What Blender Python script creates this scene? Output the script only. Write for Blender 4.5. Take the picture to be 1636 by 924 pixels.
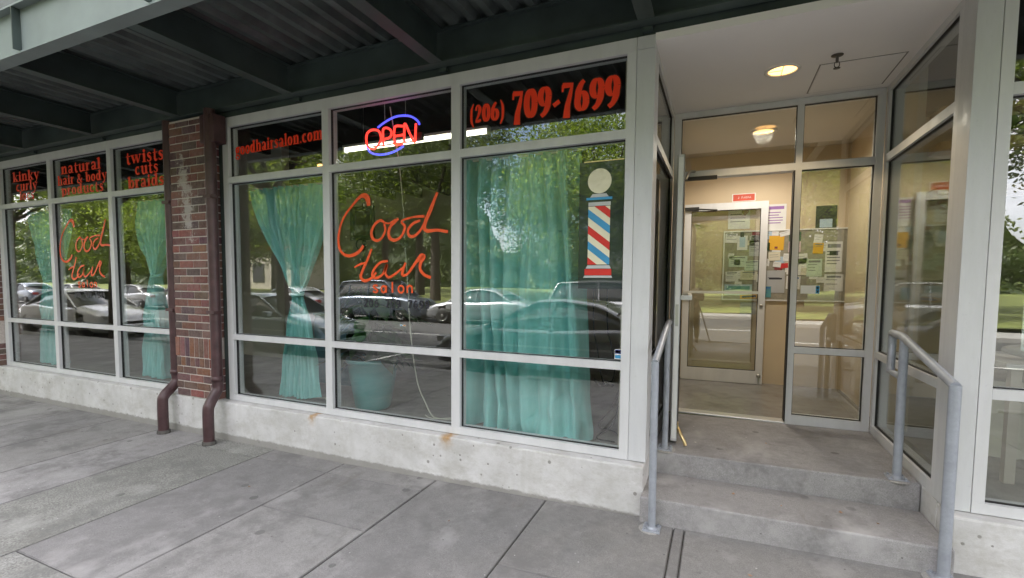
import bpy, math, random
from mathutils import Vector, Matrix
R = math.radians
rnd = random.Random(7)
for o in list(bpy.data.objects): bpy.data.objects.remove(o)
scene = bpy.context.scene
COL = scene.collection

# ------------------------------------------------------------------ camera
cam = bpy.data.cameras.new('camera'); camo = bpy.data.objects.new('camera', cam); COL.objects.link(camo)
F_PX, CX, CY, W_PX, H_PX = 782.52, 792.55, 498.84, 1636.0, 924.0
yaw, pitch, roll = R(24.4908), R(-3.6124), R(0.3124)
fw = Vector((-math.sin(yaw)*math.cos(pitch), math.cos(yaw)*math.cos(pitch), math.sin(pitch)))
rt = Vector((math.cos(yaw), math.sin(yaw), 0)); up = rt.cross(fw)
r2 = rt*math.cos(roll)+up*math.sin(roll); u2 = -rt*math.sin(roll)+up*math.cos(roll)
m = Matrix((r2, u2, -fw)).transposed().to_4x4(); m.translation = Vector((-0.0706, -3.3, 1.3285))
camo.matrix_world = m
cam.sensor_width = 36; cam.sensor_fit = 'HORIZONTAL'; cam.lens = 36*F_PX/W_PX
cam.shift_x = -(CX-W_PX/2)/W_PX; cam.shift_y = (CY-H_PX/2)/W_PX
cam.clip_start = 0.05; cam.clip_end = 1500
scene.camera = camo

# ------------------------------------------------------------------ light
SUN_EL, SUN_AZ = R(50), R(-28)          # azimuth measured from -X towards -Y
sdir = Vector((-math.cos(SUN_EL)*math.cos(SUN_AZ), -math.cos(SUN_EL)*math.sin(SUN_AZ), math.sin(SUN_EL)))
w = bpy.data.worlds.new('World'); scene.world = w; w.use_nodes = True
nt = w.node_tree; bg = nt.nodes['Background']; sky = nt.nodes.new('ShaderNodeTexSky')
sky.sky_type = 'NISHITA'; sky.sun_disc = False; sky.sun_elevation = SUN_EL
sky.sun_rotation = math.atan2(sdir.x, sdir.y); sky.air_density = 1.0; sky.dust_density = 3.0; sky.ozone_density = 1.0
# a broken bright cloud layer over the blue
tc = nt.nodes.new('ShaderNodeTexCoord'); nz = nt.nodes.new('ShaderNodeTexNoise'); nz.inputs['Scale'].default_value = 2.2; nz.inputs['Detail'].default_value = 6
rp = nt.nodes.new('ShaderNodeValToRGB'); rp.color_ramp.elements[0].position = .38; rp.color_ramp.elements[1].position = .6
mx = nt.nodes.new('ShaderNodeMixRGB'); mx.inputs[2].default_value = (10.2, 9.75, 10.1, 1)
nt.links.new(tc.outputs['Generated'], nz.inputs['Vector']); nt.links.new(nz.outputs['Fac'], rp.inputs[0])
nt.links.new(rp.outputs[0], mx.inputs[0]); nt.links.new(sky.outputs[0], mx.inputs[1]); nt.links.new(mx.outputs[0], bg.inputs[0])
bg.inputs[1].default_value = 0.15
sl = bpy.data.lights.new('sun', 'SUN'); sl.energy = 5.0; sl.angle = R(0.5); sl.color = (1, .95, .88)
so = bpy.data.objects.new('sun', sl); COL.objects.link(so)
so.rotation_euler = sdir.to_track_quat('Z', 'Y').to_euler()
scene.view_settings.view_transform = 'Standard'; scene.view_settings.look = 'None'
scene.view_settings.exposure = 1.97; scene.view_settings.gamma = 1.0
cy = scene.cycles; cy.use_denoising = True; cy.max_bounces = 10; cy.diffuse_bounces = 4; cy.glossy_bounces = 5
cy.transparent_max_bounces = 24; cy.transmission_bounces = 8; cy.sample_clamp_indirect = 8; cy.caustics_reflective = False; cy.caustics_refractive = False

# ------------------------------------------------------------------ materials
def newmat(name):
    mt = bpy.data.materials.new(name); mt.use_nodes = True
    return mt, mt.node_tree, mt.node_tree.nodes['Principled BSDF']
def N(nt, t, **kw):
    n = nt.nodes.new(t)
    for k, v in kw.items():
        if k in n.inputs: n.inputs[k].default_value = v
        else: setattr(n, k, v)
    return n
def ramp(nt, src, stops):
    r = nt.nodes.new('ShaderNodeValToRGB'); cr = r.color_ramp
    while len(cr.elements) < len(stops): cr.elements.new(.5)
    for e, (p, c) in zip(cr.elements, stops):
        e.position = p; e.color = (c, c, c, 1) if isinstance(c, (int, float)) else (*c, 1)
    nt.links.new(src, r.inputs[0]); return r.outputs[0]
def mixc(nt, fac, a, b, mode='MIX'):
    n = nt.nodes.new('ShaderNodeMixRGB'); n.blend_type = mode
    for i, v in ((0, fac), (1, a), (2, b)):
        if hasattr(v, 'links') or hasattr(v, 'is_linked'): nt.links.new(v, n.inputs[i])
        elif i == 0: n.inputs[0].default_value = v
        else: n.inputs[i].default_value = (*v, 1) if len(v) == 3 else v
    return n.outputs[0]
def mth(nt, op, a, b=0.0, clamp=False):
    n = nt.nodes.new('ShaderNodeMath'); n.operation = op; n.use_clamp = clamp
    for i, v in ((0, a), (1, b)):
        if isinstance(v, (int, float)): n.inputs[i].default_value = v
        else: nt.links.new(v, n.inputs[i])
    return n.outputs[0]
def objco(nt): return nt.nodes.new('ShaderNodeTexCoord').outputs['Object']
def noise(nt, scale, detail=4, rough=.55, co=None, stretch=None):
    n = N(nt, 'ShaderNodeTexNoise', Scale=scale, Detail=detail, Roughness=rough)
    co = co or objco(nt)
    if stretch:
        mp = nt.nodes.new('ShaderNodeMapping'); mp.inputs['Scale'].default_value = stretch
        nt.links.new(co, mp.inputs[0]); co = mp.outputs[0]
    nt.links.new(co, n.inputs['Vector']); return n.outputs['Fac']
def bump(nt, b, h, strength=.3, dist=.01):
    n = N(nt, 'ShaderNodeBump', Strength=strength, Distance=dist); nt.links.new(h, n.inputs['Height'])
    nt.links.new(n.outputs[0], b.inputs['Normal'])
def plain(name, c, rough=.6, metal=0.0, var=.12, scale=6, bmp=.0, emit=None, es=0, spec=None):
    mt, nt, b = newmat(name)
    b.inputs['Roughness'].default_value = rough; b.inputs['Metallic'].default_value = metal
    if spec is not None: b.inputs['Specular IOR Level'].default_value = spec
    f = noise(nt, scale)
    lo = tuple(x*(1-var) for x in c); hi = tuple(min(1, x*(1+var)) for x in c)
    nt.links.new(ramp(nt, f, [(.3, lo), (.7, hi)]), b.inputs['Base Color'])
    if bmp: bump(nt, b, noise(nt, scale*8), bmp, .004)
    if emit: b.inputs['Emission Color'].default_value = (*emit, 1); b.inputs['Emission Strength'].default_value = es
    return mt
def concrete(name, base, dark, spots=True, vcol=False, agg=False, rough=.85):
    mt, nt, b = newmat(name); co = objco(nt)
    c = ramp(nt, noise(nt, 1.3, 8, .65, co), [(.3, dark), (.68, base)])
    c = mixc(nt, .55, c, ramp(nt, noise(nt, 5, 9, .8, co), [(.36, tuple(x*.62 for x in base)), (.68, tuple(x*1.22 for x in base))]))
    c = mixc(nt, ramp(nt, noise(nt, 24, 6, .8, co), [(.55, 0), (.75, .45)]), c, tuple(x*.55 for x in base))
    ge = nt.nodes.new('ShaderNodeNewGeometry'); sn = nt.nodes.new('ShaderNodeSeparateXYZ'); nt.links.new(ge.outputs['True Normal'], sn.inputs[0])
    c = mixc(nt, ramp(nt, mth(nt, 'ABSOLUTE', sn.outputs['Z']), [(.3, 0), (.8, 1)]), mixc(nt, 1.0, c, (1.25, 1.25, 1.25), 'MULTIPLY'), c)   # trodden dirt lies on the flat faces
    fine = noise(nt, 95 if agg else 160, 3, .7, co)
    c = mixc(nt, .75 if agg else .3, c, ramp(nt, fine, [(.35, tuple(x*.45 for x in base)), (.65, tuple(min(1, x*1.5) for x in base))]))
    if vcol:
        a = N(nt, 'ShaderNodeAttribute', attribute_name='tint'); c = mixc(nt, 1.0, c, a.outputs['Color'], 'MULTIPLY')
    if spots:
        vo = N(nt, 'ShaderNodeTexVoronoi', Scale=4.2); nt.links.new(co, vo.inputs['Vector'])
        thr = mth(nt, 'MULTIPLY', N(nt, 'ShaderNodeSeparateColor').outputs[0], 0)  # placeholder keeps graph simple
        sp = nt.nodes.new('ShaderNodeSeparateColor'); nt.links.new(vo.outputs['Color'], sp.inputs[0])
        rad = mth(nt, 'MULTIPLY', mth(nt, 'SUBTRACT', sp.outputs[0], .42, True), .3)
        wob = mth(nt, 'MULTIPLY', noise(nt, 30, 3, .6, co), .045)
        d = mth(nt, 'ADD', vo.outputs['Distance'], wob)
        mask = mth(nt, 'MULTIPLY', mth(nt, 'SUBTRACT', rad, mth(nt, 'SUBTRACT', d, .02)), 60, True)
        c = mixc(nt, mth(nt, 'MULTIPLY', mask, .7), c, tuple(x*.35 for x in base))
        st = ramp(nt, noise(nt, 2.6, 7, .75, co), [(.47, 0), (.62, .85)])
        c = mixc(nt, st, c, tuple(x*.58 for x in base))
        c = mixc(nt, ramp(nt, noise(nt, 3.4, 8, .8, co, (1, .35, 1)), [(.56, 0), (.66, .5)]), c, (base[0]*.62, base[1]*.58, base[2]*.54))
        li = ramp(nt, noise(nt, 1.9, 5, .6, co, (1.2, .8, 1)), [(.54, 0), (.70, .75)])
        c = mixc(nt, li, c, tuple(min(1, x*1.35) for x in base))
        v2 = N(nt, 'ShaderNodeTexVoronoi', Scale=26); nt.links.new(co, v2.inputs['Vector']); s2 = nt.nodes.new('ShaderNodeSeparateColor'); nt.links.new(v2.outputs['Color'], s2.inputs[0])
        gr = mth(nt, 'MULTIPLY', mth(nt, 'SUBTRACT', mth(nt, 'MULTIPLY', mth(nt, 'SUBTRACT', s2.outputs[0], .7, True), .55), v2.outputs['Distance']), 25, True)
        c = mixc(nt, mth(nt, 'MULTIPLY', gr, .75), c, mixc(nt, mth(nt, 'GREATER_THAN', s2.outputs[1], .72), tuple(x*.3 for x in base), tuple(min(1, x*2) for x in base)))
    nt.links.new(c, b.inputs['Base Color']); b.inputs['Roughness'].default_value = rough
    bump(nt, b, fine, .25 if not agg else .7, .003)
    return mt
M = {}
M['slab'] = concrete('sidewalk_concrete', (.262, .255, .25), (.16, .156, .152), vcol=True)
M['aggregate'] = concrete('exposed_aggregate', (.25, .25, .235), (.15, .15, .145), vcol=True, agg=True)
M['joint'] = plain('joint_dirt', (.08, .075, .068), .95, var=.4, scale=30)
M['step'] = concrete('step_concrete', (.31, .302, .302), (.19, .185, .185), rough=.75)
M['vest_floor'] = concrete('polished_concrete', (.25, .245, .235), (.17, .165, .155), rough=.2)
M['salon_floor'] = concrete('salon_floor_concrete', (.36, .345, .32), (.24, .23, .21), rough=.45)

def basewall():
    mt, nt, b = newmat('board_marked_concrete'); co = objco(nt)
    sx = nt.nodes.new('ShaderNodeSeparateXYZ'); nt.links.new(co, sx.inputs[0])
    c = ramp(nt, noise(nt, 2.2, 8, .7, co), [(.3, (.50, .495, .485)), (.65, (.68, .675, .675))])
    blo = ramp(nt, noise(nt, 5, 8, .8, co, (1, 1, 1.6)), [(.45, 0), (.7, .7)])
    c = mixc(nt, blo, c, (.40, .385, .35))
    vo = N(nt, 'ShaderNodeTexVoronoi', Scale=17); nt.links.new(co, vo.inputs['Vector'])
    sp = nt.nodes.new('ShaderNodeSeparateColor'); nt.links.new(vo.outputs['Color'], sp.inputs[0])
    rad = mth(nt, 'MULTIPLY', mth(nt, 'SUBTRACT', sp.outputs[0], .55, True), .6)
    pit = mth(nt, 'MULTIPLY', mth(nt, 'SUBTRACT', rad, vo.outputs['Distance']), 18, True)
    c = mixc(nt, mth(nt, 'MULTIPLY', pit, .7), c, (.2, .19, .17))
    # damp dirt line rising from the pavement
    low = mth(nt, 'ADD', mth(nt, 'MULTIPLY', mth(nt, 'SUBTRACT', -.19, sx.outputs['Z']), 22), mth(nt, 'MULTIPLY', noise(nt, 14, 6, .8, co), 1.5))
    lowm = ramp(nt, low, [(.55, 0), (.9, .75)])
    c = mixc(nt, lowm, c, (.22, .21, .19))
    # vertical run-off streaks
    stv = ramp(nt, noise(nt, 9, 4, .6, co, (1, 1, .12)), [(.55, 0), (.75, .3)])
    c = mixc(nt, stv, c, (.40, .39, .34))
    for (rx, ww) in ((-3.33, .05), (-1.955, .075)):
        dx = mth(nt, 'ABSOLUTE', mth(nt, 'SUBTRACT', mth(nt, 'ADD', sx.outputs['X'], mth(nt, 'MULTIPLY', mth(nt, 'SUBTRACT', noise(nt, 25, 3, .6, co), .5), .12)), rx))
        hx = mth(nt, 'SUBTRACT', 1, mth(nt, 'DIVIDE', dx, ww), True)
        hz = ramp(nt, mth(nt, 'MULTIPLY', mth(nt, 'SUBTRACT', .135, sx.outputs['Z']), 8), [(0, 1), (.25, .9), (.55, .35), (1, 0)])
        c = mixc(nt, mth(nt, 'MULTIPLY', mth(nt, 'MULTIPLY', hx, hz), 1.0, True), c, (.42, .25, .10))
    nt.links.new(c, b.inputs['Base Color']); b.inputs['Roughness'].default_value = .9
    h = mth(nt, 'SUBTRACT', noise(nt, 60, 5, .7, co), mth(nt, 'MULTIPLY', pit, 1.2)); bump(nt, b, h, .5, .004)
    return mt
M['basewall'] = basewall()
def alu(name, c):
    mt, nt, b = newmat(name); co = objco(nt)
    a = ramp(nt, noise(nt, 5, 6, .7, co, (1, 1, .15)), [(.3, tuple(x*.88 for x in c)), (.7, tuple(x*1.04 for x in c))])
    a = mixc(nt, ramp(nt, noise(nt, 28, 6, .8, co), [(.58, 0), (.78, .5)]), a, tuple(x*.6 for x in c))
    nt.links.new(a, b.inputs['Base Color']); nt.links.new(ramp(nt, noise(nt, 12, 5, .7, co), [(.3, .28), (.7, .5)]), b.inputs['Roughness'])
    bump(nt, b, noise(nt, 3, 2, .5, co), .05, .01); return mt
M['alu'] = alu('painted_aluminium', (.65, .655, .665)); M['alu_post'] = alu('painted_aluminium_post', (.60, .61, .62))
M['alu_dull'] = plain('aluminium_edge', (.62, .62, .60), .3, .35, .04, 3)
M['gasket'] = plain('black_rubber', (.012, .012, .013), .6)
mt, nt, b = newmat('galvanised_grey_paint'); co = objco(nt)
a = ramp(nt, noise(nt, 11, 7, .75, co), [(.3, (.28, .30, .34)), (.7, (.40, .43, .48))])
a = mixc(nt, ramp(nt, noise(nt, 45, 5, .8, co), [(.62, 0), (.7, .6)]), a, (.16, .15, .15)); a = mixc(nt, ramp(nt, noise(nt, 19, 6, .8, co), [(.68, 0), (.76, .6)]), a, (.24, .12, .06))
nt.links.new(a, b.inputs['Base Color']); b.inputs['Roughness'].default_value = .42; b.inputs['Metallic'].default_value = .2; bump(nt, b, noise(nt, 60, 4, .7, co), .15, .003); M['rail'] = mt
M['fascia'] = plain('skylit_fascia_paint', (.21, .25, .245), .55, .0, .12, 3, .15)  # lighter copy of the canopy paint, sky light on the face put into its colour
M['canopy'] = plain('green_black_steel_paint', (.045, .064, .060), .5, .1, .35, 2.2, .15)
M['deck'] = plain('corrugated_steel_deck', (.11, .13, .125), .45, .3, .35, 4)
M['pipe'] = plain('maroon_pipe_paint', (.065, .032, .034), .42, 0, .3, 9, .15)
M['soffit'] = plain('white_plaster_soffit', (.87, .845, .82), .85, 0, .03, 1.2, .05)
M['soffit_line'] = plain('soffit_crack', (.28, .26, .24), .9)
M['tan'] = plain('tan_wall_paint', (.60, .49, .34), .7, 0, .06, 1.5, .05)
M['tan_light'] = plain('beige_wall_paint', (.58, .53, .45), .8, 0, .06, 1.2)
M['dark_ceiling'] = plain('dark_painted_ceiling', (.035, .033, .03), .8, 0, .3, 3)
M['white_paint'] = plain('white_paint', (.78, .78, .76), .5, 0, .03, 3)
M['white_plastic'] = plain('white_plastic', (.72, .72, .68), .4)
M['black'] = plain('black_plastic', (.02, .02, .02), .45)
M['chrome'] = plain('brushed_steel', (.5, .5, .48), .3, .9)
M['brass'] = plain('brass', (.75, .58, .3), .3, .8)
M['asphalt'] = concrete('asphalt', (.085, .085, .085), (.05, .05, .052), spots=False, agg=True)
M['roadline'] = plain('road_paint', (.7, .7, .66), .8, 0, .15, 20)
M['kerb'] = concrete('kerb_concrete', (.36, .355, .34), (.26, .25, .24), spots=False)
M['grass'] = plain('lawn_grass', (.17, .20, .05), .95, 0, .45, 1.6, .6)
M['bark'] = plain('tree_bark', (.075, .06, .048), .95, 0, .4, 9, .8)
M['red_vinyl'] = plain('red_vinyl_letter', (.98, .05, .014), .45, 0, .04, 4)
M['orange_paint'] = plain('orange_brush_paint', (.85, .10, .018), .5, 0, .08, 12)
M['black_vinyl'] = plain('black_vinyl_letter', (.02, .02, .03), .45)
M['letter_shadow'] = plain('dark_vinyl_outline', (.05, .004, .004), .5)
M['teal_pot'] = plain('teal_glazed_pot', (.07, .30, .30), .4, 0, .1, 5)
M['blue_box'] = plain('blue_grey_cabinet', (.07, .16, .20), .5)
M['leaf_dark'] = plain('glossy_house_leaf', (.03, .09, .025), .3, 0, .4, 15)
M['soil'] = plain('potting_soil', (.03, .02, .013), .95)
M['cord'] = plain('white_cord', (.62, .62, .52), .5)
M['neon_red'] = plain('red_neon', (.9, .1, .08), .4, emit=(.8, .03, .02), es=1.0)
M['neon_blue'] = plain('blue_neon', (.2, .2, .9), .4, emit=(.045, .05, .6), es=1.0)
M['tube_on'] = plain('fluorescent_tube', (1, 1, .9), .4, emit=(1, .93, .76), es=1.4)
M['warm_on'] = plain('warm_bulb', (1, .9, .6), .4, emit=(1, .52, .16), es=1.1)
M['wood'] = plain('pine_wood', (.48, .31, .14), .6, 0, .2, 7)
M['cork'] = plain('pin_board', (.30, .28, .22), .9, 0, .15, 30)
def fabric():
    mt, nt, b = newmat('teal_curtain_cloth'); co = objco(nt)
    c = ramp(nt, noise(nt, 3, 4, .6, co, (3, 3, .6)), [(.3, (.22, .64, .61)), (.7, (.38, .81, .79))])
    nt.links.new(c, b.inputs['Base Color']); b.inputs['Roughness'].default_value = .55
    b.inputs['Sheen Weight'].default_value = .3
    bump(nt, b, noise(nt, 9, 5, .6, co), .35, .02)
    tr = nt.nodes.new('ShaderNodeBsdfTranslucent'); nt.links.new(c, tr.inputs[0])
    ms = nt.nodes.new('ShaderNodeMixShader'); ms.inputs[0].default_value = .12
    out = nt.nodes['Material Output']
    nt.links.new(b.outputs[0], ms.inputs[1]); nt.links.new(tr.outputs[0], ms.inputs[2]); nt.links.new(ms.outputs[0], out.inputs[0])
    return mt
M['curtain'] = fabric()
def glass(name, tint, boost=.095, wav=.14):
    mt = bpy.data.materials.new(name); mt.use_nodes = True; nt = mt.node_tree
    nt.nodes.remove(nt.nodes['Principled BSDF']); out = nt.nodes['Material Output']
    t = nt.nodes.new('ShaderNodeBsdfTransparent'); t.inputs[0].default_value = (*tint, 1)
    g = nt.nodes.new('ShaderNodeBsdfGlossy'); g.inputs['Roughness'].default_value = 0.004
    ge = nt.nodes.new('ShaderNodeNewGeometry'); dt = N(nt, 'ShaderNodeVectorMath', operation='DOT_PRODUCT')
    nt.links.new(ge.outputs['Normal'], dt.inputs[0]); nt.links.new(ge.outputs['Incoming'], dt.inputs[1])
    inv = mth(nt, 'SUBTRACT', 1.0, mth(nt, 'ABSOLUTE', dt.outputs['Value']), True)
    fac = mth(nt, 'ADD', mth(nt, 'MULTIPLY', mth(nt, 'POWER', inv, 5.0), .9), .04+boost, True)   # Schlick, same from both sides
    bp = N(nt, 'ShaderNodeBump', Strength=wav, Distance=.002)
    nt.links.new(noise(nt, 2.2, 1, .4), bp.inputs['Height']); nt.links.new(bp.outputs[0], g.inputs['Normal'])
    ms = nt.nodes.new('ShaderNodeMixShader'); nt.links.new(fac, ms.inputs[0])
    nt.links.new(t.outputs[0], ms.inputs[1]); nt.links.new(g.outputs[0], ms.inputs[2]); nt.links.new(ms.outputs[0], out.inputs[0])
    return mt
M['glass'] = glass('window_glass', (.965, .985, .975))
M['door_glass'] = glass('door_glass', (.965, .98, .95))
M['car_glass'] = plain('car_glass', (.02, .024, .026), .05)
def leafmat(name, c1, c2, tl=.5):
    mt, nt, b = newmat(name)
    a = N(nt, 'ShaderNodeAttribute', attribute_name='tint')
    c = mixc(nt, a.outputs['Fac'], c1, c2)
    nt.links.new(c, b.inputs['Base Color']); b.inputs['Roughness'].default_value = .5
    tr = nt.nodes.new('ShaderNodeBsdfTranslucent')
    nt.links.new(mixc(nt, 1.0, c, (1.6, 1.7, .7), 'MULTIPLY'), tr.inputs[0])
    ms = nt.nodes.new('ShaderNodeMixShader'); ms.inputs[0].default_value = tl
    out = nt.nodes['Material Output']
    nt.links.new(b.outputs[0], ms.inputs[1]); nt.links.new(tr.outputs[0], ms.inputs[2]); nt.links.new(ms.outputs[0], out.inputs[0])
    return mt
M['leaf'] = leafmat('tree_leaf', (.06, .10, .022), (.25, .30, .07))
M['leaf2'] = leafmat('far_tree_leaf', (.045, .075, .025), (.20, .23, .08), .35)
def carpaint(name, c, metal=.3):
    mt, nt, b = newmat(name); b.inputs['Base Color'].default_value = (*c, 1); b.inputs['Roughness'].default_value = .3
    b.inputs['Metallic'].default_value = metal; b.inputs['Coat Weight'].default_value = 1; b.inputs['Coat Roughness'].default_value = .05
    f = noise(nt, 2); nt.links.new(ramp(nt, f, [(.3, tuple(x*.94 for x in c)), (.7, tuple(min(1, x*1.05) for x in c))]), b.inputs['Base Color'])
    return mt

# ------------------------------------------------------------------ mesh helpers
def cr(pts, n=6):
    P = [Vector(p) for p in pts]
    if len(P) < 3: return P
    out = []; E = [P[0]*2-P[1]] + P + [P[-1]*2-P[-2]]
    for i in range(1, len(E)-2):
        p0, p1, p2, p3 = E[i-1:i+3]
        for k in range(n):
            t = k/n
            out.append(.5*((2*p1)+(p2-p0)*t+(2*p0-5*p1+4*p2-p3)*t*t+(3*p1-p0-3*p2+p3)*t**3))
    out.append(P[-1]); return out
class MB:
    def __init__(s): s.v = []; s.f = []; s.mi = []; s.cur = 0; s.tint = []; s.ct = 1.0; s.sm = []
    def add(s, vs, fs, smooth=False):
        b = len(s.v); s.v += [tuple(v) for v in vs]
        for f in fs: s.f.append(tuple(i+b for i in f)); s.mi.append(s.cur); s.tint.append(s.ct); s.sm.append(smooth)
        return s
    def box(s, x0, x1, y0, y1, z0, z1):
        vs = [(x, y, z) for x in (x0, x1) for y in (y0, y1) for z in (z0, z1)]
        return s.add(vs, [(0, 1, 3, 2), (4, 6, 7, 5), (0, 4, 5, 1), (2, 3, 7, 6), (0, 2, 6, 4), (1, 5, 7, 3)])
    def tf(s, mat, start=0):
        for i in range(start, len(s.v)): s.v[i] = tuple(mat @ Vector(s.v[i]))
        return s
    def tube(s, pts, r, n=12, smoothn=0, caps=True):
        P = cr(pts, smoothn) if smoothn else [Vector(p) for p in pts]
        rr = r if isinstance(r, (list, tuple)) else None
        vs = []; fs = []; prev = None; L = len(P)
        for i, p in enumerate(P):
            d = (P[min(i+1, L-1)]-P[max(i-1, 0)]).normalized()
            if prev is None:
                a = Vector((0, 0, 1)) if abs(d.z) < .9 else Vector((1, 0, 0)); x = d.cross(a).normalized()
            else: x = (prev-d*prev.dot(d)).normalized()
            prev = x; y = d.cross(x)
            if rr: q = i/(L-1)*(len(rr)-1); k = min(int(q), len(rr)-2); ra = rr[k]+(rr[k+1]-rr[k])*(q-k)
            else: ra = r
            if 0 < i < L-1 and not smoothn:
                c = max(.5, math.sqrt(max(0, (1+(P[i]-P[i-1]).normalized().dot((P[i+1]-P[i]).normalized()))/2)))
            for k in range(n):
                an = 2*math.pi*k/n; vs.append(p+(x*math.cos(an)+y*math.sin(an))*ra)
        for i in range(L-1):
            for k in range(n): fs.append((i*n+k, i*n+(k+1) % n, (i+1)*n+(k+1) % n, (i+1)*n+k))
        s.add(vs, fs, True)
        if caps:
            s.add(vs[:n], [tuple(reversed(range(n)))]); s.add(vs[-n:], [tuple(range(n))])
        return s
    def lathe(s, prof, cx, cy, n=32, axis='z', cz=0):
        vs = []; fs = []
        for (r, z) in prof:
            for k in range(n):
                a = 2*math.pi*k/n
                vs.append((cx+r*math.cos(a), cy+r*math.sin(a), cz+z) if axis == 'z' else (cx+r*math.cos(a), cy+z, cz+r*math.sin(a)))
        for i in range(len(prof)-1):
            for k in range(n): fs.append((i*n+k, i*n+(k+1) % n, (i+1)*n+(k+1) % n, (i+1)*n+k))
        return s.add(vs, fs, True)
    def ribbon(s, pts, ws, y, ang=False, n=5):
        """flat brush stroke in the xz plane; pts (x,z); ws a width list, or (thin, thick) when ang"""
        P = cr([(p[0], p[1], 0) for p in pts], n) if n > 1 else [Vector((p[0], p[1], 0)) for p in pts]
        L = len(P); vs = []
        for i, p in enumerate(P):
            d = (P[min(i+1, L-1)]-P[max(i-1, 0)]).normalized(); nn = Vector((-d.y, d.x, 0))
            if ang: wd = ws[0]+(ws[1]-ws[0])*abs(d.y)**1.3
            else: q = i/(L-1)*(len(ws)-1); k = min(int(q), len(ws)-2); wd = ws[k]+(ws[k+1]-ws[k])*(q-k)
            for sg in (-.5, .5): v = p+nn*wd*sg; vs.append((v.x, y, v.y))
        return s.add(vs, [(2*i, 2*i+2, 2*i+3, 2*i+1) for i in range(L-1)])
    def build(s, name, mats, parent=None, bevel=0, label=None, cat=None, group=None, kind=None, loc=None, smooth_all=False, seg=2):
        me = bpy.data.meshes.new(name); me.from_pydata(s.v, [], s.f); me.update()
        for mt in (mats if isinstance(mats, (list, tuple)) else [mats]): me.materials.append(mt)
        me.polygons.foreach_set('material_index', s.mi)
        me.polygons.foreach_set('use_smooth', [True]*len(s.f) if smooth_all else s.sm)
        if any(t != 1.0 for t in s.tint):
            at = me.attributes.new('tint', 'FLOAT_COLOR', 'CORNER'); k = 0
            dat = []
            for f, t in zip(s.f, s.tint):
                c = (t, t, t, 1) if isinstance(t, float) else (*t, 1)
                for _ in f: dat += c
            at.data.foreach_set('color', dat)
        o = bpy.data.objects.new(name, me); COL.objects.link(o)
        if parent: o.parent = parent
        if bevel:
            bv = o.modifiers.new('bevel', 'BEVEL'); bv.width = bevel; bv.segments = seg; bv.limit_method = 'ANGLE'; bv.angle_limit = R(50)
            bv.harden_normals = False
        tagit(o, label, cat, group, kind)
        return o
def tagit(o, label=None, cat=None, group=None, kind=None):
    if label: o['label'] = label
    if cat: o['category'] = cat
    if group: o['group'] = group
    if kind: o['kind'] = kind
    return o
def thing(name, label, cat, loc=(0, 0, 0), group=None, rz=0):
    o = bpy.data.objects.new(name, None); o.empty_display_size = .2; COL.objects.link(o); o.location = loc; o.rotation_euler = (0, 0, rz)
    return tagit(o, label, cat, group)
def copy_tree(o, parent=None):
    c = o.copy(); COL.objects.link(c)
    if parent: c.parent = parent
    for ch in list(o.children): copy_tree(ch, c)
    return c
def interp(x, T):
    if x <= T[0][0]: return T[0][1]
    for (a, va), (b, vb) in zip(T, T[1:]):
        if x <= b: return va+(vb-va)*(x-a)/(b-a)
    return T[-1][1]
GT = [(-60, -.245), (-5, -.250), (-3, -.246), (-.5, -.200), (1.3, -.16), (4, -.12), (60, -.12)]
def gz(x, y): return interp(x, GT) + .012*(y+.08)

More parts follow.
